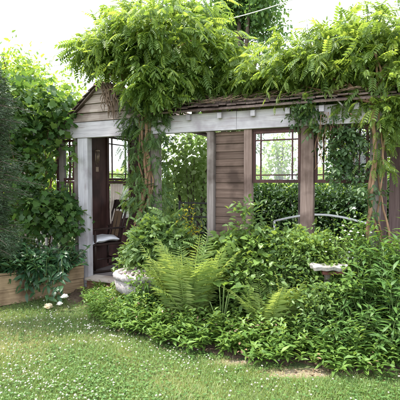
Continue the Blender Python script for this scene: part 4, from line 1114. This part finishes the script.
for (cx, cy, ax_, ay_) in ((.88, 3.36, .46, .10), (.33, 3.56, .28, .07)):
    nn = 40; V = [(cx, cy, gz(cx, cy) + .003)]; rings = 6
    for k in range(1, rings + 1):
        for j in range(nn):
            q = 2 * math.pi * j / nn; w_ = (1 + .16 * math.sin(q * 3 + cx) + .10 * math.sin(q * 7) + .06 * math.sin(q * 13)) * max(k - 1, .004) / (rings - 1); xx_ = cx + ax_ * w_ * math.cos(q); yy_ = cy + ay_ * w_ * math.sin(q); V.append((xx_, yy_, gz(xx_, yy_) + .004 - .006 * (k == rings)))
    Q = [(1 + (k - 1) * nn + j, 1 + (k - 1) * nn + (j + 1) % nn, 1 + k * nn + (j + 1) % nn, 1 + k * nn + j) for k in range(1, rings) for j in range(nn)]
    tag(mesh_np('bare_soil', V, Q, M['drysoil']), kind='structure')
# dead leaves and litter at the bed edge
n = 500; xx = rng.uniform(-1.3, 2.2, n); yy = edge_y(xx) + rng.normal(size=n) * .09 - .02; P = np.stack([xx, yy, gz_np(xx, yy) + .012 + .02 * (yy > edge_y(xx))], -1)
V, Q = place(T_simple(.5, .2, -.1), P, rng.normal(size=(n, 3)) * [1, 1, .2], np.tile([0, 0, 1.], (n, 1)) + rng.normal(size=(n, 3)) * .4, rng.uniform(.01, .035, n))
tag(mesh_np('leaf_litter', V, Q, M['litter'], None, np.repeat(rng.random(n), 6)), 'dry brown leaf litter along the edge of the bed', 'leaf litter', kind='stuff')
# litter of dead stems on the roof edge
m = MB(); 
for i in range(260):
    u = random.uniform(1.3, 3.9); t = random.random() ** 1.5 * .5; p_ = PW(u, -.17 + t * 1.2, 2.40 + t * .50 + random.uniform(0, .02)); q = random.uniform(-.5, .5) - ANG; l = random.uniform(.05, .22)
    m.tube([p_, p_ + Vector((math.cos(q) * l * .5, math.sin(q) * l * .5, random.uniform(-.0, .02))), p_ + Vector((math.cos(q) * l, math.sin(q) * l, random.uniform(-.01, .03)))], random.uniform(.002, .005), 4)
tag(m.build('roof_litter', M['twig']), 'dry twigs and vine litter matted on the edge of the shake roof', 'litter', kind='stuff')

# ================================================================== BEHIND THE PAVILION
def tree(label, px, Y, top_py, rpx, mat, n, leaf, trunk_r=.14, group=None, blobs=None, clump=260, cs=.28, name='tree', base_frac=.35, tmpl=SIMPLE):
    x = (px - 200) / F * Y; r = empty(name, (x, Y, 0), 0, label, 'tree', group)
    topz = 1.5 + (182 - top_py) / F * Y; R_ = rpx / F * Y
    if blobs is None:
        blobs = []; rr = random.Random(px * 7 + 1)
        for i in range(11):
            f = rr.random(); z = topz * (base_frac + (1 - base_frac) * (.12 + .78 * f)); k = math.sin(math.pi * (.18 + .72 * f)); a = rr.random() * 6.28
            blobs.append((Vector((x + math.cos(a) * R_ * .55 * k, Y + math.sin(a) * R_ * .55 * k, z)), (R_ * .5, R_ * .5, topz * .13), 1))
    p, d, t = blob_points(loc_rel(blobs, r.location), n, .35, clump, cs)
    foliage('crown', r, M[mat], tmpl, p, unit(d + rng.normal(size=(n, 3)) * .7 + [0, 0, -.3]), np.array([0, 0, 1.]) + rng.normal(size=(n, 3)) * .45, leaf * rng.uniform(.6, 1.25, n), t)
    m = MB(); m.tube([(0, 0, 0), (.03 * topz / 3, 0, topz * .25), (-.02, .05, topz * .5), (.04, 0, topz * .85)], [trunk_r * 1.3, trunk_r, trunk_r * .7, trunk_r * .2], 10)
    for b in blobs:
        c = Vector(b[0]) - Vector(r.location); s0 = Vector((0, 0, topz * random.uniform(.22, .5))); m.tube([s0, s0.lerp(c, .5) + Vector((0, 0, -.05 * topz * .5)), c, c + (c - s0) * .2], [trunk_r * .5, trunk_r * .36, trunk_r * .22, .01], 6)
    m.build('trunk', M['bark'], r); return r
tree('dark green tree rising behind the pavilion roof against the white sky', 238, 15, -35, 52, 'treedark', 15000, .17, .2, clump=300, cs=.26, base_frac=.30)
tree('pale sunlit tree behind the left vine', 30, 9.5, 56, 62, 'treepale', 12000, .11, clump=260, cs=.2, group='pale trees beyond the pavilion')
tree('pale sunlit tree seen through the first window', 280, 12.5, 140, 13, 'treepale', 900, .13, .04, group='pale trees beyond the pavilion', clump=70, cs=.22)
tree('pale sunlit tree seen at the right edge beyond the board fence', 415, 13, 70, 60, 'treepale', 6000, .16, group='pale trees beyond the pavilion', clump=160)
tree('pale tree partly hidden by the vine on the last window', 350, 12, 140, 22, 'treepale', 1500, .15, .06, group='pale trees beyond the pavilion', clump=90, cs=.22)
# broad pale shrub showing between post and board panel
x, y = px_xy(192, 7.9)
bs = empty('broad_leaf_shrub', (x, y, 0), 0, 'sunlit shrub with broad pale leaves filling the opening left of the board panel', 'shrub')
bb = [(Vector((x, y, 1.85)), (.72, .26, .68), 1.4), (Vector((x - .2, y, 1.2)), (.6, .26, .7), 1), (Vector((x + .35, y + .1, 1.9)), (.45, .24, .45), .5)]
p, d, t = blob_points(loc_rel(bb, bs.location), 3600, .6, 420, .11)
foliage('foliage', bs, M['pale'], T_leaf(.55, .06, -.2, .38), p, unit(d * [1, 1, .3] + rng.normal(size=(3600, 3)) * .4 + [0, -.3, -.45]), np.array([0, -.4, 1.]) + rng.normal(size=(3600, 3)) * .3, .125 * rng.uniform(.6, 1.15, 3600), t)
m = MB()
for i in range(14):
    q = random.uniform(0, 6.28); m.tube([(0, 0, 0), (.15 * math.cos(q), .1 * math.sin(q), .8), (.4 * math.cos(q), .3 * math.sin(q), 1.9)], [.02, .014, .005], 6)
m.build('stems', M['bark'], bs)
# dark hedge closing the view under the window sills
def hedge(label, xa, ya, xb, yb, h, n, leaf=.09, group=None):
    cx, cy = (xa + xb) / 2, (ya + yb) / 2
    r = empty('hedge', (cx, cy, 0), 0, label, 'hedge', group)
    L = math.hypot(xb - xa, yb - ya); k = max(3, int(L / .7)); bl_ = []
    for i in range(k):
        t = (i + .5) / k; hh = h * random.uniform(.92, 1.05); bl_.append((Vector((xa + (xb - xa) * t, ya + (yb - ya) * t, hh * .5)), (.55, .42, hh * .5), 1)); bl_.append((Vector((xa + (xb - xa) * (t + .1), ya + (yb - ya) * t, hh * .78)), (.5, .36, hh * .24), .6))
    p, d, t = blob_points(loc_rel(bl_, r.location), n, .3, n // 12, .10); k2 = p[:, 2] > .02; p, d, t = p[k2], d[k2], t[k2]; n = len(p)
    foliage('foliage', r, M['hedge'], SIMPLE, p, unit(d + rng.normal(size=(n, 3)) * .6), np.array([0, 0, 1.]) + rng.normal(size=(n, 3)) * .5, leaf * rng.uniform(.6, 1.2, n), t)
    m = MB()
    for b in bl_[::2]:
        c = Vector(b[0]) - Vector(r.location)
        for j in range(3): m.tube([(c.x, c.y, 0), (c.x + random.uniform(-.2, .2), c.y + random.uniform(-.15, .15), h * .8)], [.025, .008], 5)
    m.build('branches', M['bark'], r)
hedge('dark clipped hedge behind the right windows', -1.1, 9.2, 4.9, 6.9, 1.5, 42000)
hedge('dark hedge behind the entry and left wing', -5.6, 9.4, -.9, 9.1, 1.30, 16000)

# far belt of trees round the garden
n = 26000; a = rng.uniform(R(-75), R(75), n); rr_ = 30 + rng.normal(size=n) * 1.6; x = np.sin(a) * rr_; y = np.cos(a) * rr_
hh = 1.9 + .5 * np.sin(a * 23) + .4 * np.sin(a * 51 + 1) + .3 * np.sin(a * 97); z = rng.random(n) ** .8 * hh
V, Q = place(SIMPLE, np.stack([x, y, z], -1), rng.normal(size=(n, 3)) + [0, 0, -.3], np.tile([0, 0, 1.], (n, 1)) + rng.normal(size=(n, 3)) * .6, rng.uniform(.3, .6, n))
tag(mesh_np('far_trees', V, Q, M['treepale'], None, np.repeat(rng.random(n), 6)), 'far off belt of trees closing the view behind the garden', 'trees', kind='stuff')
